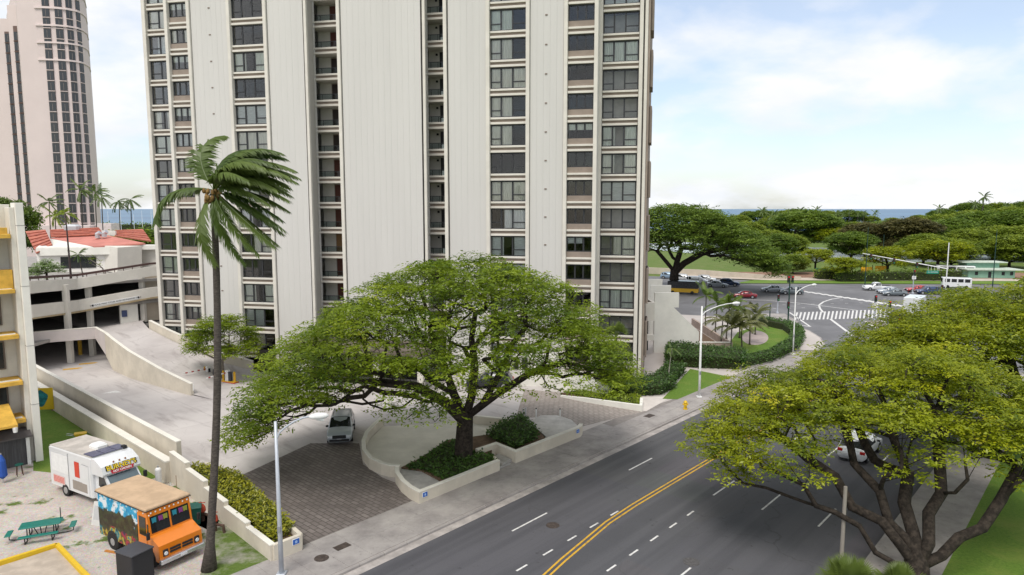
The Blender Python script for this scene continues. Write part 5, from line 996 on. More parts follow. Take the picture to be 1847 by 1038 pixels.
# ---- palms
def palm(name, base, height, lean, n_fr, flen, wind, label, seed=1, r0=.24, leaf_w=.05, nseg=9, nl=44, mat=None, group=None, nuts=True, bow=0.0, trunkm=None, drop=(-.9, 1.25), dirs=None):
    rng = np.random.default_rng(seed); g = tag(empty(name, (base[0], base[1], base[2] if len(base) > 2 else 0)), label, 'palm tree', group)
    tp = Vector((lean[0], lean[1], height)); path = []; rr = []
    for i in range(15):
        t = i / 14; p = Vector((lean[0] * t ** 1.5 + bow * math.sin(math.pi * t), lean[1] * t, height * t)); path.append(tuple(p)); rr.append(r0 * (1.55 - .85 * min(1, t * 12) if t < .08 else (.78 - .22 * t)) * (1 + .03 * (i % 2)))
    MB().tube(path, rr, 12).build('trunk', trunkm or M('palm_trunk', (.085, .072, .062), .9, .3, 6, .6, 10, stretch=(1, 1, 3)), g, smooth=True); wv = Vector(wind)
    for k in range(n_fr):
        az = 2 * math.pi * (k * .618 + rng.uniform(-.04, .04)); el = rng.uniform(*drop)
        if dirs: az, el = math.radians(dirs[k][0]), math.radians(dirs[k][1])
        d = Vector((math.cos(az) * math.cos(el), math.sin(az) * math.cos(el), math.sin(el)))
        L_ = flen * rng.uniform(.85, 1.08); pts = [tp.copy()]; seg = L_ / nseg
        for s in range(nseg):
            t = s / nseg; d = (d + wv * (.16 + .30 * t) + Vector((0, 0, -.10 - .20 * t))).normalized(); pts.append(pts[-1] + d * seg)
        m = MB(); m.tube([tuple(p) for p in pts], [.035 * flen / 5 * (1 - .8 * i / nseg) for i in range(nseg + 1)], 4)
        V, F = [], []
        for s in np.linspace(.14, .995, nl):
            f = s * nseg; i = min(nseg - 1, int(f)); p = pts[i].lerp(pts[i + 1], f - i); ax = (pts[i + 1] - pts[i]).normalized(); sd = ax.cross(Vector((0, 0, 1)))
            sd = sd.normalized() if sd.length > .05 else Vector((1, 0, 0)); ll = flen * .21 * math.sin(math.pi * (.12 + .80 * s)) ** .6 * rng.uniform(.85, 1.15)
            for q in (-1, 1):
                dl = (sd * q * .75 + ax * .75 + Vector((0, 0, -.42)) + wv * .35 + Vector(rng.normal(0, .07, 3))).normalized(); dl2 = (dl + Vector((0, 0, -.5)) + wv * .25).normalized(); up = dl.cross(ax).normalized(); wd_ = ax * leaf_w
                a = p; b_ = p + dl * ll * .5; c_ = b_ + dl2 * ll * .5; n0 = len(V); V += [tuple(a - wd_), tuple(a + wd_), tuple(b_ + wd_ * .9), tuple(b_ - wd_ * .9), tuple(c_)]; F += [(n0, n0 + 1, n0 + 2, n0 + 3), (n0 + 3, n0 + 2, n0 + 4)]
        m.add(V, F); fo = m.build('frond', mat or LEAF_P, g)
        at = fo.data.attributes.new('tint', 'FLOAT', 'FACE'); at.data.foreach_set('value', np.full(len(fo.data.polygons), np.clip(.5 + rng.normal(0, .2), 0, 1), np.float32))
    if nuts:
        nm_ = MB().tube([(0, 0, -.13), (0, 0, -.07), (0, 0, .07), (0, 0, .13)], [.02, .085, .085, .02], 8).mesh('coconut', M('coconut', (.22, .13, .04), .6, .3, 8), True)
        for k in range(26): a = rng.uniform(0, 6.28); link('coconut', nm_, g, (tp.x + math.cos(a) * rng.uniform(.15, .5), tp.y + math.sin(a) * rng.uniform(.15, .5), tp.z - rng.uniform(.0, .55)))
    return g
bp_ = G(377, 1028)
PD = [(160, 52), (185, 14), (215, -45), (120, 70), (95, 55), (70, 62), (60, 40), (45, 66), (40, 48), (25, 55), (20, 35), (5, 62), (0, 45), (350, 28), (340, 55), (330, 40), (320, 20), (300, 60), (285, 45), (15, 12), (0, -4), (340, -12), (320, -30), (20, -25), (0, -42), (300, -45), (270, -60), (30, 75), (330, 72), (10, 80), (355, 50)]
palm('coconut_palm', bp_, 18.35, (1.1, .1), len(PD), 3.9, (.62, .0, .10), 'tall wind-blown coconut palm in front of the tower, rising from the truck lot', seed=5, r0=.25, leaf_w=.048, nl=78, bow=.45, dirs=PD)
palm('young_palm', G(1205, 692), 3.6, (.3, 0), 10, 1.3, (.35, 0, .02), 'small windblown palm beside the tower lawn', seed=8, r0=.08, leaf_w=.03, nl=20, nuts=False, trunkm=M('pale_trunk', (.36, .33, .29), .9, .2, 4))
fp = G(1648, 1046, 0)
def fanpalm(name, base, h, n, ln, label, seed):
    rng = np.random.default_rng(seed); g = tag(empty(name, base), label, 'palm tree')
    MB().tube([(0, 0, 0), (0, 0, h)], [.16, .13], 10).build('trunk', M('palm_trunk', (.085, .072, .062), .9), g)
    for k in range(n):
        az = rng.uniform(0, 6.28); el = rng.uniform(.15, 1.4); d = Vector((math.cos(az) * math.cos(el), math.sin(az) * math.cos(el), math.sin(el))); c = Vector((0, 0, h)) + d * ln * .55; sd = d.cross(Vector((0, 0, 1))).normalized(); up = sd.cross(d); m = MB(); m.tube([(0, 0, h), tuple(c)], [.02, .015], 4)
        for a in np.linspace(-1.3, 1.3, 27):
            e = (d * math.cos(a) + sd * math.sin(a) + up * .12 * math.cos(a * 3) - Vector((0, 0, .25 * abs(a)))).normalized(); w_ = e.cross(up).normalized() * .028; tip = c + e * ln * .62; mid = c + e * ln * .3
            m.add([tuple(c), tuple(mid + w_), tuple(tip), tuple(mid - w_)], [(0, 1, 2, 3)])
        fo = m.build('fan_leaf', LEAF_P, g); fo.data.attributes.new('tint', 'FLOAT', 'FACE').data.foreach_set('value', np.full(len(fo.data.polygons), 1.0, np.float32))
fanpalm('fan_palm', (*G(1530, 1125), 0), 1.55, 30, 1.3, 'fan palm cut off by the bottom edge left of the foreground tree', 3); fanpalm('fan_palm', (*G(1620, 1130), 0), 1.5, 26, 1.15, 'smaller fan palm at the bottom edge next to the foreground tree trunk', 4)
fanpalm('fan_palm', (AT(1110, 600, 65.0)[0], 64.6, 0), 5.4, 18, 1.3, 'fan palm standing against the lower right windows of the tower', 6)
# feathery palm thicket by the corner lawn
k = 0
for px, py, hh, nn in ((1300, 628, 3.4, 14), (1318, 636, 3.2, 16), (1338, 634, 3.0, 16), (1352, 622, 2.6, 14), (1310, 612, 4.4, 14), (1334, 610, 4.0, 14), (1290, 600, 4.2, 12), (1362, 604, 2.8, 12), (1272, 590, 4.6, 12)):
    b = G(px, py); dark = k in (6, 8, 4)
    palm('areca_palm', (b[0], b[1]), hh, (random.uniform(-.3, .3), 0), nn, 2.7, (.12, 0, .02), ['feathery palm at the left front of the thicket by the low tan wall', 'feathery palm at the front centre of the thicket', 'feathery palm at the front right of the thicket', 'feathery palm leaning over the round paved patch', 'dark palm in the middle row of the thicket, left', 'feathery palm in the middle of the thicket', 'dark palm behind the low tan wall', 'feathery palm at the right rear of the thicket', 'dark palm at the back of the thicket under the boulevard tree'][k], seed=40 + k, r0=.12, leaf_w=.045, nl=26, nuts=False, mat=LEAF_C if dark else leafmat('areca_leaf', (.06, .075, .02), (.22, .23, .07), .6, .3), group='palm thicket by the corner lawn', nseg=7, drop=(.1, 1.3)); k += 1
# ---- hedges, ground cover and shrubs
def foliage_box(name, poly, z0, z1, n, leaf, mat, label, cat='hedge', seed=1, parent=None, jitter=.12, group=None, tint0=.5):
    """clipped hedge or bed: solid twig core with leaves all over it"""
    rng = np.random.default_rng(seed); poly = np.array(poly); cx = poly.mean(0); mn, mx2 = poly.min(0), poly.max(0); P = []
    def inside(p):
        c = False; j = len(poly) - 1
        for i in range(len(poly)):
            if (poly[i][1] > p[1]) != (poly[j][1] > p[1]) and p[0] < (poly[j][0] - poly[i][0]) * (p[1] - poly[i][1]) / (poly[j][1] - poly[i][1]) + poly[i][0]: c = not c
            j = i
        return c
    while len(P) < n * .6:
        q = rng.uniform(mn, mx2)
        if inside(q): P.append((q[0], q[1], z1 + rng.normal(0, jitter) - abs(rng.normal(0, .05))))
    per = [np.linalg.norm(poly[(i + 1) % len(poly)] - poly[i]) for i in range(len(poly))]; tot = sum(per)
    for i in range(len(poly)):
        for _ in range(int(n * .4 * per[i] / tot)): t = rng.random(); q = poly[i] + (poly[(i + 1) % len(poly)] - poly[i]) * t; P.append((q[0] + rng.normal(0, jitter * .6), q[1] + rng.normal(0, jitter * .6), z0 + (z1 - z0) * rng.random() ** .7))
    P = np.array(P); m = len(P); az = rng.uniform(0, 6.28, m); D = np.stack([np.cos(az), np.sin(az), rng.uniform(-.2, .9, m)], 1); Nn = np.stack([rng.normal(0, .5, m), rng.normal(-.2, .5, m), np.ones(m)], 1); Ln = leaf * rng.uniform(.7, 1.3, m)
    me = leaves_mesh('leaves', P, D, Nn, Ln, Ln * .5, np.clip(tint0 + rng.normal(0, .22, m), 0, 1), mat)
    if parent is None: g = tag(empty(name, (0, 0, 0)), label, cat, group)
    else: g = parent
    lv = link('leaves', me, g); sh = cx + (poly - cx) * .93; MB().prism([tuple(p) for p in sh], max(0, z0 - .05), z1 - .1).build('twig_core', M('twig_core', (.035, .045, .015), .95, .3, 6), g); return g
foliage_box('leaves', [tuple(np.array(lerp2(q0, q1, .10)) + .38 * np.array([wn_.x, wn_.y])), tuple(np.array(lerp2(q0, q1, .96)) + .38 * np.array([wn_.x, wn_.y])), lerp2(q2, q3, .10), lerp2(q2, q3, .95), (q0[0] + 1.3, q0[1] + .5)], .5, 1.08, 5600, .19, LEAF_Y, '', parent=SP, seed=3, jitter=.12, tint0=.62)
foliage_box('corner_hedge', [G(1340, 667), G(1392, 655), G(1438, 634), G(1450, 615), G(1446, 600), G(1424, 590), G(1380, 582), G(1366, 580), G(1366, 584), G(1412, 594), G(1428, 606), G(1424, 622), G(1385, 645), G(1338, 656)], 0, .95, 5200, .26, LEAF_H, 'clipped hedge curving round the corner lawn', seed=5, tint0=.55)
foliage_box('long_hedge', [G(1200, 660), G(1245, 664), G(1338, 668), G(1344, 650), G(1262, 640), G(1205, 634)], 0, 1.35, 4200, .26, LEAF_H, 'tall dark hedge behind the small tower lawn', seed=6)
foliage_box('low_hedge', [G(1098, 712), G(1150, 716), G(1192, 714), G(1217, 702), G(1218, 690), G(1238, 672), G(1205, 668), G(1180, 690), G(1100, 702)], 0, .95, 4600, .22, LEAF_H, 'low clipped hedge between the tower and the small lawn', seed=7, tint0=.42)
foliage_box('cover', [G(1016, 714), G(1060, 723), G(1152, 738), G(1153, 722), G(1094, 716), G(1040, 711)], .25, .48, 2400, .18, LEAF_A, '', parent=PX, seed=8, tint0=.75)
sheet('corner_lawn', [G(1340, 660), G(1385, 648), G(1426, 622), G(1430, 606), G(1412, 596), G(1372, 586), G(1330, 600), G(1300, 640)], .02, LAWN); sheet('round_paving', [G(1368 + 24 * math.cos(a) - 6, 610 + 13 * math.sin(a)) for a in np.linspace(0, 6.283, 24)[:-1]], .03, M('pink_paving', (.42, .35, .33), .9, .1, 1.5))
foliage_box('bed_cover', [G(735, 858), G(762, 842), G(806, 812), G(826, 808), G(850, 830), G(888, 835), G(890, 845), G(805, 880), G(765, 860)], .45, .62, 2600, .22, LEAF_H, '', parent=IS, seed=9, jitter=.12); foliage_box('bed_cover', [G(880, 800), G(912, 780), G(940, 768), G(962, 790), G(968, 805), G(930, 824), G(905, 812)], .5, 1.0, 2000, .24, LEAF_H, '', parent=IS, seed=10, jitter=.25)
foliage_box('entrance_shrubs', [G(398, 640, .5), G(430, 652, .5), G(445, 640, .5), G(410, 626, .5)], .4, 2.2, 1500, .25, LEAF_C, 'dark shrubs behind the curving ramp wall at the tower foot', 'shrub', seed=12, jitter=.3)
# ============================================================= street furniture and lot things
GALV = plain('galvanised_pole', (.50, .53, .58), .5, .4)
def lamp(name, p, h, arm, head, label, side=1, mat=GALV, z=0.0, r=.12):
    g = tag(empty(name, (p[0], p[1], z)), label, 'street lamp'); MB().bbox(-.22, .22, -.22, .22, 0, .12, .02).build('base_plate', mat, g); MB().tube([(0, 0, .1), (0, 0, h * .3), (0, 0, h)], [r, r * .9, r * .6], 12).build('pole', mat, g, smooth=True)
    a = Vector(arm); pts = [(0, 0, h - .9)] + [(a.x * t, a.y * t, h - .75 + .85 * math.sin(t * math.pi / 2) ** .8) for t in (.12, .3, .55, .8, 1)]; MB().tube(pts, [.045] * 6, 8).build('arm', mat, g)
    d = a.normalized(); e = Vector((a.x, a.y, h + .08)); hd = MB().tube([tuple(e - d * .05), tuple(e + d * .1), tuple(e + d * .45), tuple(e + d * .75), tuple(e + d * .85)], [.06, .13, .17, .12, .03], 10).build('lamp_head', WHITEP, g, smooth=True); MB().tube([tuple(e + d * .3 - Vector((0, 0, .1))), tuple(e + d * .62 - Vector((0, 0, .2)))], [.1, .08], 8).build('lens', plain('lamp_lens', (.75, .77, .75), .2), hd)
    MB().bbox(-.08, .08, -.15, -.09, 2.2, 2.5, .01).build('label_plate', plain('dull_tag', (.25, .26, .28), .5), g); return g
lamp('street_lamp', G(508, 1037), 7.6, (1.5, .45, 0), 1, 'grey curved-arm street lamp on the sidewalk in front of the hedge planter'); lamp('street_lamp', G(1261, 717), 8.6, (3.2, 1.2, 0), 1, 'white curved-arm street lamp beside the yellow hydrant', mat=WHITEP); lamp('street_lamp', G(1430, 640), 8.2, (2.6, 1.6, 0), 1, 'white street lamp standing by the corner hedge', mat=WHITEP, r=.09)
pp_ = RD(43.2, -7.4); tag(MB().tube([(0, 0, 0), (0, 0, 4.4)], [.1, .085], 12).build('lamp_post', plain('tan_steel', (.30, .27, .24), .5), None, (*G(1516, 1036, 0), 0)), 'grey pole rising among the limbs of the foreground tree', 'pole')
SG = plain('signal_green', (.015, .05, .04), .5)
def signal_head(parent, p, rot, lit):
    h = MB().bbox(-.17, .17, -.12, .12, 0, 1.05, .03).build('signal_head', BLACKP, parent, p, (0, 0, rot))
    for i, c in enumerate(((.02, .18, .06), (.25, .16, .02), (.5, .02, .02))):
        on = i == lit; m = plain('lens_%d_%d' % (i, on), tuple(min(1, x * (1.6 if on else .3)) for x in c), .4); MB().tube([(0, -.12, .18 + i * .34), (0, -.15, .18 + i * .34)], [.11, .11], 10).build('lens', m, h)
def signal(name, px, py, h, label, arm=None, n=1, plate=False, mat=SG, rot=0, heads=None):
    p = G(px, py, 0); g = tag(empty(name, (p[0], p[1], 0)), label, 'traffic light'); MB().tube([(0, 0, -.1), (0, 0, h)], [.11, .09], 10).build('pole', mat, g); MB().bbox(-.2, .2, -.2, .2, 0, .3, .04).build('base', mat, g)
    for hx, hz, lt in (heads or [(0, h - 1.1, 2)]): signal_head(g, (hx, -.22, hz), rot, lt)
    if plate:
        s = MB().bbox(-.42, .42, -.02, .02, 0, .7, .01).build('turn_sign', WHITEP, g, (0, -.14, h - 2.0))
        for x in (-.2, .12): MB().add([(x - .03, -.025, .1), (x + .03, -.025, .1), (x + .03, -.025, .4), (x + .1, -.025, .4), (x, -.025, .58), (x - .1, -.025, .4), (x - .03, -.025, .4)], [tuple(range(7))]).build('arrow', BLACKP, s)
    if arm:
        a = MB().tube([(0, 0, arm[2]), (arm[0], arm[1], arm[3])], [.1, .06], 8).build('mast_arm', mat, g); return g, a
    return g
signal('signal_pole', 1421, 587, 7.6, 'tall dark green signal pole with red lights at the near corner', heads=[(-.3, 6.5, 2), (.3, 6.5, 2), (-.15, 2.6, 0)])
signal('traffic_signal', 1576, 580, 4.2, 'traffic light with a white arrow plate on the median island', plate=True, mat=GALV); signal('traffic_signal', 1601, 592, 4.2, 'traffic light without a plate at the right end of the median island', mat=GALV)
signal('traffic_signal', 1402, 566, 3.3, 'short traffic light on the refuge island left of the green pole', mat=GALV, heads=[(0, 2.2, 0)]); signal('traffic_signal', 1646, 530, 5.0, 'traffic light with a white plate in the right-hand queue of cars', plate=True, mat=GALV)
p = G(1704, 545); g, a = signal('mast_arm_signal', 1704, 545, 11.2, 'white mast-arm signal with a green street name sign above the right-hand traffic', arm=(-13, 6, 6.3, 8.8), mat=WHITEP, heads=[(-.8, 2.2, 0)])
for t in (.35, .62, .9): signal_head(g, (-13 * t, 6 * t - .15, 6.3 + 2.5 * t - .9), 0, 0)
ss = MB().bbox(-1.15, 1.15, -.02, .02, -.3, .3, .02).build('street_sign', plain('street_sign_green', (.01, .24, .16), .4), g, (-2.3, .6, 5.6)); link('street_name', text_mesh('ALA MOANA BL', .27, WHITEP), ss, (0, -.03, 0), (math.pi / 2, 0, 0))
for x in (-.9, -.3, .3, .9): MB().box(x - .02, x + .02, -.015, .015, .3, 1.1).build('hanger', WHITEP, ss)
for i, (px, py, h, lb) in enumerate(((1388, 582, 3.0, 'thin dark post on the refuge island, left one'), (1590, 500, 11, 'tall green park lamp pole beside the shade trees'), (1560, 516, 13.5, 'tall green lamp pole at the far kerb in front of the yellow panels'), (1790, 520, 13, 'tall thin pole near the green park hut'))):
    q = G(px, py); tag(MB().tube([(0, 0, 0), (0, 0, h)], [.12, .06], 8).build('lamp_pole', SG, None, (q[0], q[1], -.1)), lb, 'pole')
q = G(1236, 739); hy = tag(empty('fire_hydrant', (q[0], q[1], .03)), 'yellow fire hydrant on the sidewalk near the white street lamp', 'hydrant'); HYM = plain('hydrant_yellow', (.72, .46, .02), .45)
MB().tube([(0, 0, 0), (0, 0, .06), (0, 0, .07), (0, 0, .55), (0, 0, .6), (0, 0, .62), (0, 0, .72), (0, 0, .78)], [.2, .2, .14, .14, .18, .18, .12, .03], 12).build('barrel', HYM, hy)
for d in (-1, 1): MB().tube([(d * .1, 0, .45), (d * .24, 0, .45)], [.07, .075], 10).build('nozzle', HYM, hy)
MB().tube([(0, -.1, .4), (0, -.25, .4)], [.09, .09], 10).build('nozzle', HYM, hy)
# ---- picnic table
tb = tag(empty('picnic_table', (*G(76, 968), 0), math.radians(24)), 'green picnic table with attached benches on the gravel lot', 'picnic table'); GT = M('table_green', (.012, .17, .135), .45, .1, 5); TB = plain('tube_black', (.02, .02, .02), .4)
MB().bbox(-.95, .95, -.42, .42, .72, .77, .02).build('table_top', GT, tb)
for s in (-1, 1): MB().bbox(-.9, .9, s * .8 - .14, s * .8 + .14, .42, .46, .02).build('bench', GT, tb)
for s in (-1, 1):
    MB().bbox(s * 1.45 - .14, s * 1.45 + .14, -.4, .4, .42, .46, .02).build('bench', GT, tb); MB().tube([(s * 1.45, 0, .42), (s * 1.45, 0, .1), (s * 1.1, 0, .03), (s * .5, 0, .03)], [.03] * 4, 6).build('frame_tube', TB, tb)
for x in (-.6, .6):
    MB().tube([(x, -.8, .42), (x, -.8, .05), (x, -.3, .03), (x, -.22, .7)], [.03] * 4, 6).build('frame_tube', TB, tb); MB().tube([(x, .8, .42), (x, .8, .05), (x, .3, .03), (x, .22, .7)], [.03] * 4, 6).build('frame_tube', TB, tb)
for x in (-.3, 0, .3): MB().tube([(x, -.25, .72), (x * .4, 0, .05)], [.025, .025], 6).build('frame_tube', TB, tb)
MB().tube([(.85, .3, .77), (.85, .3, 1.35)], [.025, .025], 6).build('umbrella_stub', TB, tb)
# ---- A-frame board
ab = tag(empty('sandwich_board', (*G(181, 944), 0), ang + .3), 'white folding sandwich board leaning between the two food trucks', 'sign board')
for s in (-1, 1): MB().loft([[(-.32, s * .28, 0), (.32, s * .28, 0), (.28, s * .02, 1.25), (-.28, s * .02, 1.25)], [(-.32, s * .31, 0), (.32, s * .31, 0), (.28, s * .05, 1.25), (-.28, s * .05, 1.25)]]).build('board', M('board_white', (.66, .65, .62), .7, .08, 2), ab)
MB().loft([[(-.22, -.235, .3), (.22, -.235, .3), (.2, -.085, 1.05), (-.2, -.085, 1.05)], [(-.22, -.25, .3), (.22, -.25, .3), (.2, -.10, 1.05), (-.2, -.10, 1.05)]]).build('writing_panel', plain('panel_pale', (.50, .50, .50), .6), ab)
# ---- yellow kerbed pad at the lower left
YP = tag(empty('yellow_kerb_pad', (0, 0, 0)), 'concrete pad edged with a yellow timber at the bottom left corner', 'pad'); ypts = [G(-60, 1040), G(4, 1019), G(103, 988), G(148, 1036), G(175, 1062)]
MB().prism([G(-60, 1044), G(103, 990), G(172, 1064), G(-60, 1150)], .0, .06).build('slab', M('pad_tan', (.46, .39, .32), .9, .12, 1.2), YP)
for a, b in zip(ypts, ypts[1:]): MB().wall([a, b], 0, .24, .2).build('timber', plain('timber_yellow', (.70, .46, .02), .6), YP)
# ---- odds and ends along the lot wall
def cylinder_thing(nm, px, py, r, h, mat, label, cat, cap=True):
    x, y = G(px, py); g = tag(empty(nm, (x, y, 0)), label, cat); MB().tube([(0, 0, 0), (0, 0, .05), (0, 0, h - .12), (0, 0, h - .03), (0, 0, h)], [r * .92, r, r, r * .7, r * .3], 14).build('body', mat, g); MB().cyl(0, 0, h, h + .12, r * .25, r * .25, 8).build('valve', STEEL, g); return g
cylinder_thing('gas_cylinder', 287, 878, .19, 1.25, WHITEP, 'tall white gas cylinder against the cream wall behind the trucks', 'gas cylinder'); cylinder_thing('small_gas_tank', 306, 890, .17, .42, GALV, 'small grey gas tank next to the tall white cylinder', 'gas cylinder')
x, y = G(320, 905); mbk = tag(empty('mop_bucket', (x, y, 0)), 'yellow mop bucket with a stick near the wall behind the orange truck', 'bucket'); MB().loft([[(-.25, -.18, .08), (.25, -.18, .08), (.25, .18, .08), (-.25, .18, .08)], [(-.3, -.22, .5), (.3, -.22, .5), (.3, .22, .5), (-.3, .22, .5)]]).build('tub', HYM, mbk); MB().tube([(0, 0, .3), (-.05, .1, 1.6)], [.018, .018], 6).build('handle', M('raw_wood', (.3, .2, .12), .8), mbk)
x, y = G(352, 945); cb2 = tag(empty('green_bin', (x, y, 0), .4), 'dark green wheeled bin between the orange truck and the red hydrants', 'bin'); MB().loft([[(-.28, -.3, .05), (.28, -.3, .05), (.28, .3, .05), (-.28, .3, .05)], [(-.36, -.4, 1.0), (.36, -.4, 1.0), (.36, .4, 1.0), (-.36, .4, 1.0)]]).build('tub', plain('bin_green', (.01, .09, .07), .5), cb2); MB().bbox(-.38, .38, -.42, .42, 1.0, 1.08, .03).build('lid', plain('bin_green', (.01, .09, .07), .5), cb2)
RH = plain('valve_red', (.42, .05, .02), .5)
for i, (px, py, lb) in enumerate(((366, 940, 'left one of two red standpipe valves behind the palm trunk'), (388, 958, 'right one of two red standpipe valves behind the palm trunk'))):
    x, y = G(px, py); g = tag(empty('standpipe_valve', (x, y, 0)), lb, 'valve', 'red standpipe valves by the palm'); MB().tube([(0, 0, 0), (0, 0, .55)], [.11, .11], 10).build('pipe', M('rusty_pipe', (.10, .06, .045), .8, .3, 6), g); MB().tube([(0, 0, .55), (0, 0, .62), (0, 0, .85), (0, 0, 1.0)], [.16, .2, .16, .06], 12).build('valve_body', RH, g); MB().tube([(-.18, 0, 1.08), (.18, 0, 1.08)], [.025, .025], 6).build('hand_wheel', RH, g)
    MB().tube([(0, 0, .4), (.55, -.2, .4), (.6, -.22, 0)], [.08, .08, .08], 8).build('elbow_pipe', M('rusty_pipe', (.10, .06, .045), .8, .3, 6), g)
x, y = G(160, 790); pl_ = tag(empty('wood_pallet', (x + .3, y + .3, 0), math.radians(-38)), 'brown wooden pallet leaning on the cream wall by the lawn', 'pallet')
for i in range(7): MB().box(-.5 + i * .15, -.39 + i * .15, -.02, .02, .0, 1.2).build('board', M('old_wood', (.11, .07, .05), .9, .3, 4), pl_)
for z in (.1, .6, 1.05): MB().box(-.5, .52, .02, .1, z, z + .1).build('runner', M('old_wood', (.11, .07, .05), .9, .3, 4), pl_)
pl_.rotation_euler = (math.radians(-16), 0, math.radians(-38))
x, y = G(146, 793); yb = tag(empty('yellow_barrow', (x, y, 0), .5), 'yellow bucket-like barrow beside the leaning pallet', 'barrow'); MB().loft([[(-.25, -.2, .2), (.25, -.2, .2), (.25, .2, .2), (-.25, .2, .2)], [(-.42, -.32, .52), (.42, -.32, .52), (.42, .32, .52), (-.42, .32, .52)]]).build('tray', HYM, yb); MB().tube([(.3, -.03, .15), (.3, .03, .15)], [.15, .15], 12).build('wheel', RUBBER, yb)
for s in (-.2, .2): MB().tube([(-.9, s, .55), (.2, s, .2)], [.02, .02], 6).build('handle', STEEL, yb)
for i, (a, b, lb) in enumerate((((205, 992), (250, 975), 'thin pale pole lying on the gravel by the black cabinet'), ((190, 995), (212, 999), 'short orange plank lying on the gravel near the truck wheel'))):
    A, B = G(*a), G(*b); tag(MB().wall([A, B], .02, .07, .07 if i == 0 else .14).build('pole_on_ground' if i == 0 else 'plank', M('pale_wood', (.62, .55, .36), .8) if i == 0 else plain('plank_orange', (.5, .2, .04), .8)), lb, 'pole' if i == 0 else 'plank')
x, y = G(36, 858); st = tag(empty('green_stool', (x, y, 0)), 'dark green high stool in front of the grey shed', 'stool'); MB().tube([(0, 0, .72), (0, 0, .78)], [.24, .24], 14).build('seat', plain('bin_green', (.01, .09, .07), .5), st)
for a in range(4): MB().tube([(.16 * math.cos(a * 1.57), .16 * math.sin(a * 1.57), .74), (.24 * math.cos(a * 1.57), .24 * math.sin(a * 1.57), 0)], [.022, .022], 6).build('leg', M('old_wood', (.11, .07, .05), .9), st)
x, y = G(6, 872); bu = tag(empty('blue_umbrella', (x, y, 0)), 'folded blue umbrella at the left edge by the shed', 'umbrella'); MB().tube([(0, 0, .3), (0, 0, .5), (0, 0, 1.5), (0, 0, 1.9)], [.06, .28, .22, .04], 10).build('canopy', plain('umbrella_blue', (.02, .08, .35), .7), bu); MB().cyl(0, 0, 0, 2.0, .03, .03, 8).build('pole', STEEL, bu)
# ============================================================= far background
def mk_sea(n, l, b, p):
    c = ramp(n, l, nz(n, l, mapped(n, l, p, 0, (.0006, .004, 1)), 1.0, 5), [(.35, (.030, .105, .21)), (.65, (.055, .17, .29))]); l.new(c, b.inputs['Base Color']); b.inputs['Roughness'].default_value = .35; bumpn(n, l, b, nz(n, l, p, .3, 4), .3, .3)
SEA = fancy('sea_water', .3, mk_sea)
sheet('sea', [(-40000, 560), (40000, 560), (40000, 45000), (-40000, 45000)], -.2, SEA)
LAG = fancy('lagoon_water', .15, lambda n, l, b, p: (l.new(ramp(n, l, nz(n, l, p, .05, 4), [(.3, (.36, .42, .46)), (.7, (.55, .60, .62))]), b.inputs['Base Color']), bumpn(n, l, b, nz(n, l, p, 1.2), .15, .1)))
sheet('lagoon', [(90, 232), (190, 225), (200, 262), (120, 330), (60, 400), (60, 300)], -.2, LAG); sheet('marina_water', [(-420, 380), (-120, 380), (-120, 560), (-420, 560)], -.2, M('marina_water', (.30, .40, .46), .3, .1, .05))
sheet('far_lawn_strip', [(52, 160.6), (66, 160.6), (86, 160.2), (200, 156.2), (200, 163), (86, 167), (60, 168)], -.02, LAWN); sheet('far_path', [(44, 176), (66, 167), (200, 163.2), (200, 168), (70, 174), (44, 184)], -.02, M('path_tan', (.50, .43, .36), .9, .1, .3)); sheet('planting_soil', [(66, 174.5), (200, 168.2), (200, 186), (60, 190)], -.02, M('red_soil', (.27, .16, .11), .95, .2, .5))
tag(MB().wall([(30, 190), (50, 181), (63, 171.5), (72, 169.2)], -.2, [1.6, 1.4, 1.0, .7], .5).build('boulevard_wall', M('buff_wall', (.52, .46, .38), .9, .08, .5)), 'low buff wall along the far side of the boulevard', 'wall')
# crowns shared by many trees
def crown_variants(rad, h, flat, n_cl, per, leaf, mat, seed, trunk_h, r_base, name):
    rng = np.random.default_rng(seed); C = []
    for _ in range(n_cl):
        a = rng.uniform(0, 6.28); r = math.sqrt(rng.random()) * rad * .88; q = math.sqrt(max(0, 1 - (r / rad) ** 2)); zt = trunk_h + (h - trunk_h) * (flat + (1 - flat) * q); zb = trunk_h + (h - trunk_h) * (.42 * (1 - q) * 0 + .12)
        z = zt - abs(rng.normal(0, .4)) if rng.random() > .4 else zb + (zt - zb) * rng.random(); C.append((r * math.cos(a), r * math.sin(a), z))
    C = np.array(C); R = rng.uniform(.13, .24, n_cl) * rad * 1.15; pos, par = grow(C, (0, 0, -.2), (0, 0, trunk_h), (), rng, step=1.6)
    return (branch_mesh(pos, par, .04, r_base, BARK, flare=1.2), leaves_mesh('crown', *clump_leaves(C, R, R * .5, np.clip(.5 + rng.normal(0, .22, n_cl), 0, 1), per, leaf, rng, sprig=4), mat))
V = {'dome': crown_variants(9, 10.5, .35, 130, 42, .85, LEAF_C, 51, 2.0, .5, 'd'), 'park': crown_variants(7.5, 9.5, .3, 120, 40, .8, LEAF_E, 52, 1.6, .4, 'p'), 'brown': crown_variants(8, 11, .35, 120, 34, .8, LEAF_D, 53, 2.2, .45, 'b'), 'lime': crown_variants(5, 6.0, .5, 70, 24, .5, LEAF_B, 54, 2.4, .25, 'l'), 'round': crown_variants(4.2, 8.0, .3, 80, 24, .5, LEAF_C, 55, 3.0, .25, 'r')}
def far_tree(nm, kd, px, py, sc, label, group, z=-.2, sz=None, rot=None):
    x, y = G(px, py, 0); g = tag(empty(nm, (x, y, z), random.uniform(0, 6.28)), label, 'tree', group); g.scale = (sc, sc, sz or sc); link('trunk', V[kd][0], g); link('crown', V[kd][1], g); return g
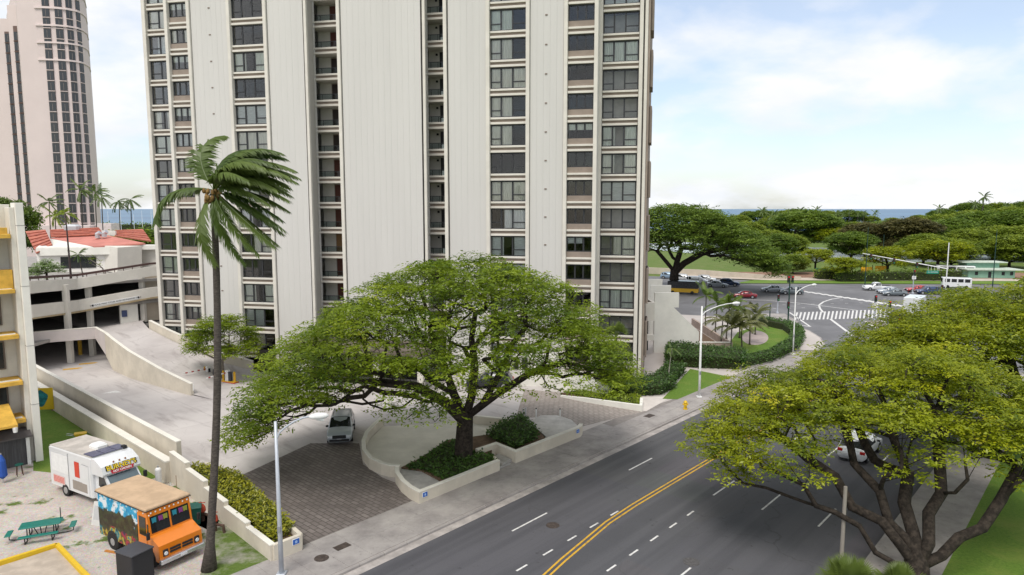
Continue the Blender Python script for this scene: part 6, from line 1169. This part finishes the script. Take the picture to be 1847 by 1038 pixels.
GP = 'trees of the park beyond the boulevard'
far_tree('park_tree', 'round', 1402, 481, 1.3, 'round-headed dark tree on the park lawn right of the boulevard tree', GP, sz=1.25); far_tree('park_tree', 'dome', 1450, 452, 1.55, 'broad dark green domed tree in the middle of the park', GP); far_tree('park_tree', 'brown', 1560, 462, 1.12, 'olive-brown tree, left of the two brown ones in the park', GP); far_tree('park_tree', 'brown', 1640, 465, 1.3, 'larger olive-brown tree, right of the two brown ones', GP)
far_tree('flame_tree', 'lime', 1520, 506, .95, 'small lime-green tree above the yellow panels, left one', GP); far_tree('flame_tree', 'lime', 1600, 500, 1.3, 'spreading lime-green tree above the yellow panels, right one', GP); far_tree('park_tree', 'lime', 1470, 490, 1.05, 'small yellow-green tree behind the green kiosk', GP); far_tree('park_tree', 'park', 1430, 494, .55, 'low bushy tree beside the green kiosk', GP); far_tree('park_tree', 'lime', 1690, 495, 1.5, 'lime-green tree behind the white mast arm', GP)
for i, (px, py, kd, sc) in enumerate(((1740, 470, 'park', 1.1), (1790, 468, 'park', 1.2), (1840, 470, 'park', 1.2), (1710, 455, 'dome', 1.25), (1770, 446, 'dome', 1.5), (1835, 450, 'dome', 1.55), (1690, 440, 'park', 1.5), (1750, 430, 'park', 1.7), (1820, 428, 'park', 1.9), (1870, 440, 'park', 1.7), (1640, 436, 'dome', 1.1), (1590, 430, 'lime', 1.6))):
    far_tree('park_tree', kd, px, py, sc, ['shade tree left of the green park hut', 'shade tree directly behind the green park hut', 'shade tree at the right edge by the green park hut', 'dark tree behind the lime tree at the mast arm', 'big dark tree behind the green park hut roof', 'big dark tree at the right edge above the hut', 'mid-green tree in the second row above the mast arm', 'tall mid-green tree on the right skyline', 'tallest mid-green tree at the right skyline edge', 'mid-green tree cut off by the right edge', 'dark tree behind the larger brown tree', 'lime-green tree behind the gap between the brown trees'][i], GP)
for i, (px, py, kd, sc) in enumerate(((1385, 462, 'park', 1.0), (1420, 466, 'park', .9), (1500, 455, 'lime', 1.6), (1535, 470, 'dome', .9), (1600, 455, 'dome', 1.2), (1665, 478, 'park', 1.0), (1715, 484, 'park', .9), (1480, 436, 'park', 1.5), (1400, 436, 'park', 1.4), (1540, 438, 'park', 1.1), (1345, 446, 'park', 1.2), (1310, 452, 'dome', 1.0), (1270, 446, 'park', 1.3), (1820, 482, 'park', 1.0))):
    far_tree('park_tree', kd, px, py, sc, ['loose green tree just right of the boulevard tree', 'loose green tree behind the round-headed park tree', 'lime-green tree right of the big domed park tree', 'dark low tree in front of the left brown tree', 'dark tree filling the gap between the two brown trees', 'green tree right of the larger brown tree', 'low green tree next to the mast arm', 'green tree rising behind the big domed tree, right side', 'green tree rising behind the big domed tree, left side', 'mid-green tree rising behind the left brown tree', 'green tree behind the crown of the boulevard tree, right side', 'dark tree behind the crown of the boulevard tree, centre', 'green tree behind the crown of the boulevard tree, left side', 'green tree right of the park hut roof'][i], GP)
SHL = [a + ' crown of the shore belt ' + b for a, b in (('dark', 'behind the big domed park tree, left side'), ('mid-green', 'above the right shoulder of the boulevard tree'), ('dark', 'behind the middle of the boulevard tree'), ('mid-green', 'above the round-headed park tree'), ('dark', 'straight above the big domed park tree'), ('mid-green', 'above the left brown tree, left side'), ('dark', 'just left of the tallest palms'), ('mid-green', 'just right of the tallest palms'), ('lime', 'below the open patch of sea'), ('mid-green', 'at the right end of the open patch of sea'), ('dark', 'where the right skyline begins to rise'), ('mid-green', 'in the back row above the boulevard tree shoulder'), ('dark', 'in the back row above the big domed tree'), ('dark', 'in the back row behind the tallest palms'), ('mid-green', 'in the back row nearest the tower'), ('dark', 'below the tall palm on the right skyline'), ('mid-green', 'on the right skyline right of the tall palm'), ('dark', 'on the skyline at the right edge'))]
sk = 0
for px, py, kd, sc in ((1375, 412, 'dome', 1.5), (1330, 418, 'park', 1.3), (1290, 420, 'dome', 1.2), (1410, 408, 'park', 1.6), (1450, 410, 'dome', 1.5), (1490, 408, 'park', 1.6), (1530, 410, 'dome', 1.5), (1570, 410, 'park', 1.1), (1610, 410, 'lime', 1.5), (1655, 410, 'park', 1.2), (1700, 408, 'dome', 1.6), (1350, 402, 'park', 1.5), (1430, 400, 'dome', 1.6), (1550, 400, 'dome', 1.3), (1250, 404, 'park', 1.4), (1750, 404, 'dome', 2.3), (1800, 404, 'park', 2.5), (1850, 404, 'dome', 2.4)):
    far_tree('shore_tree', kd, px, py, sc, SHL[sk], 'tree belt along the shore'); sk += 1
# far palms share one mesh
fpv = palm('shore_palm', (*G(1530, 412), -.2), 15, (.6, 0), 14, 3.6, (.2, 0, 0), 'tallest coconut palm of the group against the sea', seed=61, r0=.3, leaf_w=.16, nl=12, nuts=False, nseg=5, group='coconut palms along the shore')
def far_palm(px, py, sc, label, group='coconut palms along the shore', z=-.2): c = copy_tree(fpv); x, y = G(px, py, 0); c.location = (x, y, z); c.rotation_euler = (0, 0, random.uniform(0, .8)); c.scale = (sc,) * 3; c['label'] = label; c['group'] = group; return c
for px, py, sc, lb in ((1518, 413, .85, 'coconut palm just left of the tallest one against the sea'), (1546, 412, .85, 'coconut palm just right of the tallest one against the sea'), (1556, 413, .95, 'rightmost coconut palm of the group against the sea'), (1395, 424, 1.0, 'coconut palm left of the big domed park tree'), (1420, 420, 1.05, 'coconut palm above the big domed park tree'), (1460, 416, 1.0, 'coconut palm on the skyline above the domed tree'), (1485, 418, .9, 'pale coconut palm above the left brown tree'), (1372, 432, 1.1, 'leaning coconut palm at the lagoon edge'), (1768, 418, 1.8, 'tall coconut palm sticking out of the right skyline'), (1755, 416, 1.45, 'lower coconut palm next to the tall one on the right skyline'), (1810, 412, 1.4, 'coconut palm on the skyline near the right edge'), (1340, 405, .9, 'distant coconut palm over the boulevard tree'), (1416, 399, .8, 'tiny coconut palm on the skyline above the lagoon'), (1388, 446, .95, 'coconut palm beside the green tree right of the boulevard tree'), (1440, 430, 1.1, 'coconut palm standing out of the domed park tree, left side'), (1505, 428, 1.0, 'coconut palm between the domed tree and the left brown tree'), (1575, 424, 1.0, 'coconut palm between the two brown trees'), (1470, 426, 1.15, 'coconut palm standing out of the domed park tree, right side'), (1690, 428, 1.2, 'coconut palm above the lime tree at the mast arm')): far_palm(px, py, sc, lb)
# park furniture: green kiosk, yellow panels, hut
x, y = G(1479, 500); kk = tag(empty('green_kiosk', (x, y, 0)), 'small green board on posts in the park', 'board'); MB().bbox(-1.4, 1.4, -.1, .1, .9, 2.3, .03).build('panel', plain('kiosk_green', (.01, .12, .07), .6), kk)
for s in (-1.2, 1.2): MB().cyl(s, 0, -.1, 2.3, .07, .07, 8).build('post', SG, kk)
x, y = G(1575, 500); yy = tag(empty('playground', (x, y, 0)), 'yellow play structure half hidden by shrubs beyond the boulevard', 'play structure')
for i, (u, z0, z1) in enumerate(((-1.8, .8, 2.6), (1.8, .6, 2.9))): MB().bbox(u - 1.4, u + 1.4, -.15, .15, z0, z1, .05).build('panel', plain('play_yellow', (.75, .42, .02), .5), yy)
for u in (-3.2, -.2, 3.2): MB().cyl(u, .2, -.1, 3.1, .08, .08, 8).build('post', BLACKP, yy)
for i, (px, py, w_, lb) in enumerate(((1500, 503, 4, 'pale flowering shrub left of the lime-green trees'), (1545, 507, 5, 'dark shrubs below the left lime-green tree'), (1630, 505, 9, 'dark shrub row along the far path'), (1680, 503, 7, 'dark shrubs behind the green street name sign'))):
    x, y = G(px, py); foliage_box('park_shrub', [(x - w_, y - 1.6), (x + w_, y - 1.8), (x + w_, y + 1.6), (x - w_, y + 1.6)], -.1, 2.0, 900, .55, LEAF_E if i == 0 else LEAF_C, lb, 'shrub', seed=70 + i, jitter=.35, group='shrubs along the far path')
x, y = G(1778, 500); hu = tag(empty('park_hut', (x, y, -.1), -.1), 'pale green park hut with flat overhanging roofs at the right', 'hut'); hu.scale = (.8, .8, .8); HG = M('hut_green', (.22, .40, .30), .8, .08, .5)
MB().bbox(-7, 7, -3, 3, 0, 2.6, .05).build('wall', HG, hu); MB().bbox(-8, 9, -4, 4, 2.6, 2.95, .05).build('roof', M('hut_roof', (.50, .56, .48), .8), hu); MB().bbox(-5, 5, 2, 7, 2.95, 4.6, .05).build('wall', HG, hu); MB().bbox(-7, 7, 1, 8, 4.6, 4.9, .05).build('roof', M('hut_roof', (.50, .56, .48), .8), hu)
for u in (-5, -1, 3, 5.5): MB().box(u, u + .9, -3.05, -2.99, .2 if u == -1 else 1, 2.1).build('opening', ROOMD, hu)
# ---- pink hotel tower at the left
HT = tag(empty('pink_hotel_tower', (-124, 190, 0), 0), 'tall pale pink hotel tower with dark window strips at the far left', 'tower'); PK = M('pink_concrete', (.70, .595, .57), .85, .03, .08); PK2 = M('pink_concrete_band', (.76, .645, .62), .85, .03, .08)
def hx(px): return AT(px, 377, 190)[0] + 124
arcp = []                                             # plan of the rounded right wing
for px, dy in ((59, 0), (90, 0), (106, .15), (127, .6), (146, 1.6), (163, 3.4), (171, 5.4), (178, 9), (180, 16)): arcp.append((AT(px, 377, 190 + dy)[0] + 124, dy))
ZH = 78
MB().prism(arcp + [(AT(181, 377, 224)[0] + 124, 34), (AT(62, 377, 224)[0] + 120, 34)], 0, ZH).build('main_shaft', PK, HT); MB().prism([(hx(-70), 5), (hx(58), 5), (hx(40), 34), (hx(-90), 34)], 0, 69.5).build('side_wing', PK, HT); MB().prism([(hx(28), 3.0), (hx(58.5), 3.0), (hx(58.5), 8), (hx(28), 8)], 0, 72.5).build('wing_fin', PK, HT)
HWm = plain('hotel_glass', (.045, .05, .055), .2, 0, .5); HBr = M('hotel_brown', (.17, .115, .10), .7, .1, .5)
def strip(xa, ya, xb, yb, z1, mat, fl=2.75, top_gap=0, z0=8):
    d = Vector((xb - xa, yb - ya)); ln = d.length; r = math.atan2(d.y, d.x); base = MB().box(0, ln, -.12, .3, z0, z1).build('window_strip', HBr if mat else M('hotel_strip', (.20, .175, .165), .7), HT, (xa, ya, 0), (0, 0, r))
    pn = MB().box(.06, ln - .06, -.2, -.125, .15, 2.35).mesh('window_pane', HWm); sl_ = MB().box(-.05, ln + .05, -.3, -.1, -.07, .07).mesh('sill_band', PK2 if not mat else HBr); mu = MB().box(ln / 2 - .06, ln / 2 + .06, -.24, -.2, .25, 2.05).mesh('mullion', M('hotel_strip', (.20, .175, .165), .7))
    k = int((z1 - z0) / fl)
    for i in range(k): link('window_pane', pn, base, (0, 0, z0 + .1 + i * fl)); link('sill_band', sl_, base, (0, 0, z0 + i * fl)); link('mullion', mu, base, (0, 0, z0 + .1 + i * fl))
def apos(px): dy = float(np.interp(px, (59, 90, 106, 127, 146, 163, 171, 178), (0, 0, .15, .6, 1.6, 3.4, 5.4, 9))); return (AT(px, 377, 190 + dy)[0] + 124, dy - .05)
for a, b in ((103.5, 116), (125, 138), (144.5, 155.5), (161.5, 168.5)): strip(*apos(a), *apos(b), ZH - 1, False)
for a, b in ((11, 23.5), (36.5, 50)): strip(hx(a), 5, hx(b), 5, 66, True) if a < 28 else strip(hx(a), 3.0, hx(b), 3.0, 67, True)
for z in (57.5, 62.0, 66.5, 71, 75.5): MB().wall([(x - .0, y - .1) for x, y in arcp[1:]], z - .22, z + .22, .5).build('crown_band', PK2, HT)
MB().box(hx(60), hx(176), -4, 5, 0, 13).build('podium', PK, HT); MB().box(hx(178), hx(206), -2, 2, 0, 13.5).build('annex', M('annex_pink', (.72, .63, .60), .85), HT)
MB().box(hx(186), hx(198), -2.1, -1.9, 9.2, 11.4).build('annex_window', HBr, HT)
# ---- palms and plants on the garage roof
for i, (px, py, Y, h, lb) in enumerate(((88, 412, 120, 6, 'windblown palm in front of the pink tower, leftmost'), (147, 412, 122, 8.5, 'tall windblown palm in front of the pink tower window strips'), (172, 412, 124, 8, 'windblown palm right of the pink tower, left of a pair'), (183, 412, 121, 7.2, 'windblown palm right of the pink tower, right of a pair'), (97, 412, 118, 3.4, 'low bright palm behind the red tiled roof, left one'), (116, 412, 118, 3.8, 'low bright palm behind the red tiled roof, right one'), (216, 412, 260, 12, 'dark coconut palm before the marina, left one'), (237, 412, 262, 13, 'dark coconut palm before the marina, right one'))):
    X, _, z = AT(px, py, Y); palm('windblown_palm', (X, Y, -.2), z - .8 + h * .92, (.4, 0), 12, 2.6 if Y < 200 else 5.2, (.38, 0, .02), lb, seed=80 + i, r0=.14 if Y < 200 else .25, leaf_w=.07 if Y < 200 else .14, nl=16, nuts=False, nseg=6, group='palms around the pink tower', mat=LEAF_E if i in (4, 5) else LEAF_P)

X, Y_, z = AT(84, 494, 82); g = umbrella('white_flower_bush', (X, Y_), [(-1.5, 1.9, 1.0), (-.8, 2.9, 1.0), (.2, 3.3, 1.1), (1.1, 2.6, 1.0), (1.5, 1.8, .9)], 1.3, 0, (0, 0, .9), .12, 40, 24, .2, leafmat('white_flower_leaf', (.05, .11, .02), (.20, .30, .08), 2.0, .3, (.85, .85, .75)), 'bushy white-flowering plant on the garage roof', seed=90, rad=(.35, .6), low=.5, tint0=.95); g.location.z = 8.9; g['category'] = 'plant'
X, Y_, z = AT(150, 498, 81.5); palm('potted_palm', (X, Y_, 8.8), 3.3, (-.4, 0), 12, 1.3, (.05, 0, 0), 'small palm standing on the garage roof in front of the dark windows', seed=95, r0=.09, leaf_w=.04, nl=16, nuts=False, nseg=5)
X, Y_, z = AT(190, 488, 82.5); g = umbrella('bare_branch_tree', (X, Y_), [(-2.2, 3.2, 2.8), (-1.4, 3.6, 2.8), (-.4, 3.0, 2.4)], .6, 0, (-.3, 0, 1.4), .07, 12, 6, .14, LEAF_E, 'thin nearly bare curved tree on the garage roof', seed=96, rad=(.25, .4), low=.3, bark=M('pale_bark', (.22, .19, .16), .9)); g.location.z = 8.9
# ---- trees and marina seen between the towers
for i, (px, py, Y, sc, kd, lb) in enumerate(((232, 424, 150, 2.05, 'lime', 'bright green low tree behind the red tiled roof'), (266, 430, 150, 1.2, 'dome', 'dark round tree squeezed against the left side of the tower'), (8, 372, 165, 2.5, 'round', 'dark tree top showing above the left apartment block, left one'), (32, 372, 168, 2.42, 'round', 'dark tree top showing above the left apartment block, right one'))):
    X, _, z = AT(px, py, Y); hgt = {'lime': 6, 'dome': 10.5, 'round': 8}[kd] * sc; g = tag(empty('background_tree', (X, Y, -.2), i), lb, 'tree'); g.scale = (1.1, 1.1, sc) if kd == 'round' else (sc,) * 3; link('trunk', V[kd][0], g); link('crown', V[kd][1], g)
for i in range(16):
    X = -292 + i * 6.6 + random.uniform(-2, 2); Y = 420 + random.uniform(0, 90); b = tag(empty('sailboat', (X * Y / 420, Y, -.2), random.uniform(0, 3)), 'white sailboat moored in the marina between the two towers', 'sailboat', 'sailboats in the marina')
    MB().loft([[(-5, 0, 1.2), (-4.5, -1.4, 1.2), (2, -1.6, 1.3), (5.5, 0, 1.6), (2, 1.6, 1.3), (-4.5, 1.4, 1.2)], [(-4.6, 0, 0), (-4, -.9, 0), (1.5, -1, 0), (4.3, 0, 0), (1.5, 1, 0), (-4, .9, 0)]][::-1]).build('hull', WHITEP, b); MB().bbox(-2, 1.5, -.8, .8, 1.25, 2.0, .2).build('cabin', WHITEP, b); MB().tube([(.5, 0, 1.2), (.5, 0, random.uniform(13, 19))], [.14, .08], 6).build('mast', WHITEP, b); MB().tube([(.5, 0, 2.8), (-4, 0, 2.9)], [.12, .1], 6).build('boom', WHITEP, b)
kind(foliage_box('far_shore_bushes', [(-330, 545), (-120, 545), (-120, 556), (-330, 556)], 0, 5, 1200, 2.2, LEAF_C, 'bushes along the far marina shore', 'bushes', seed=99, jitter=1.2), 'stuff')
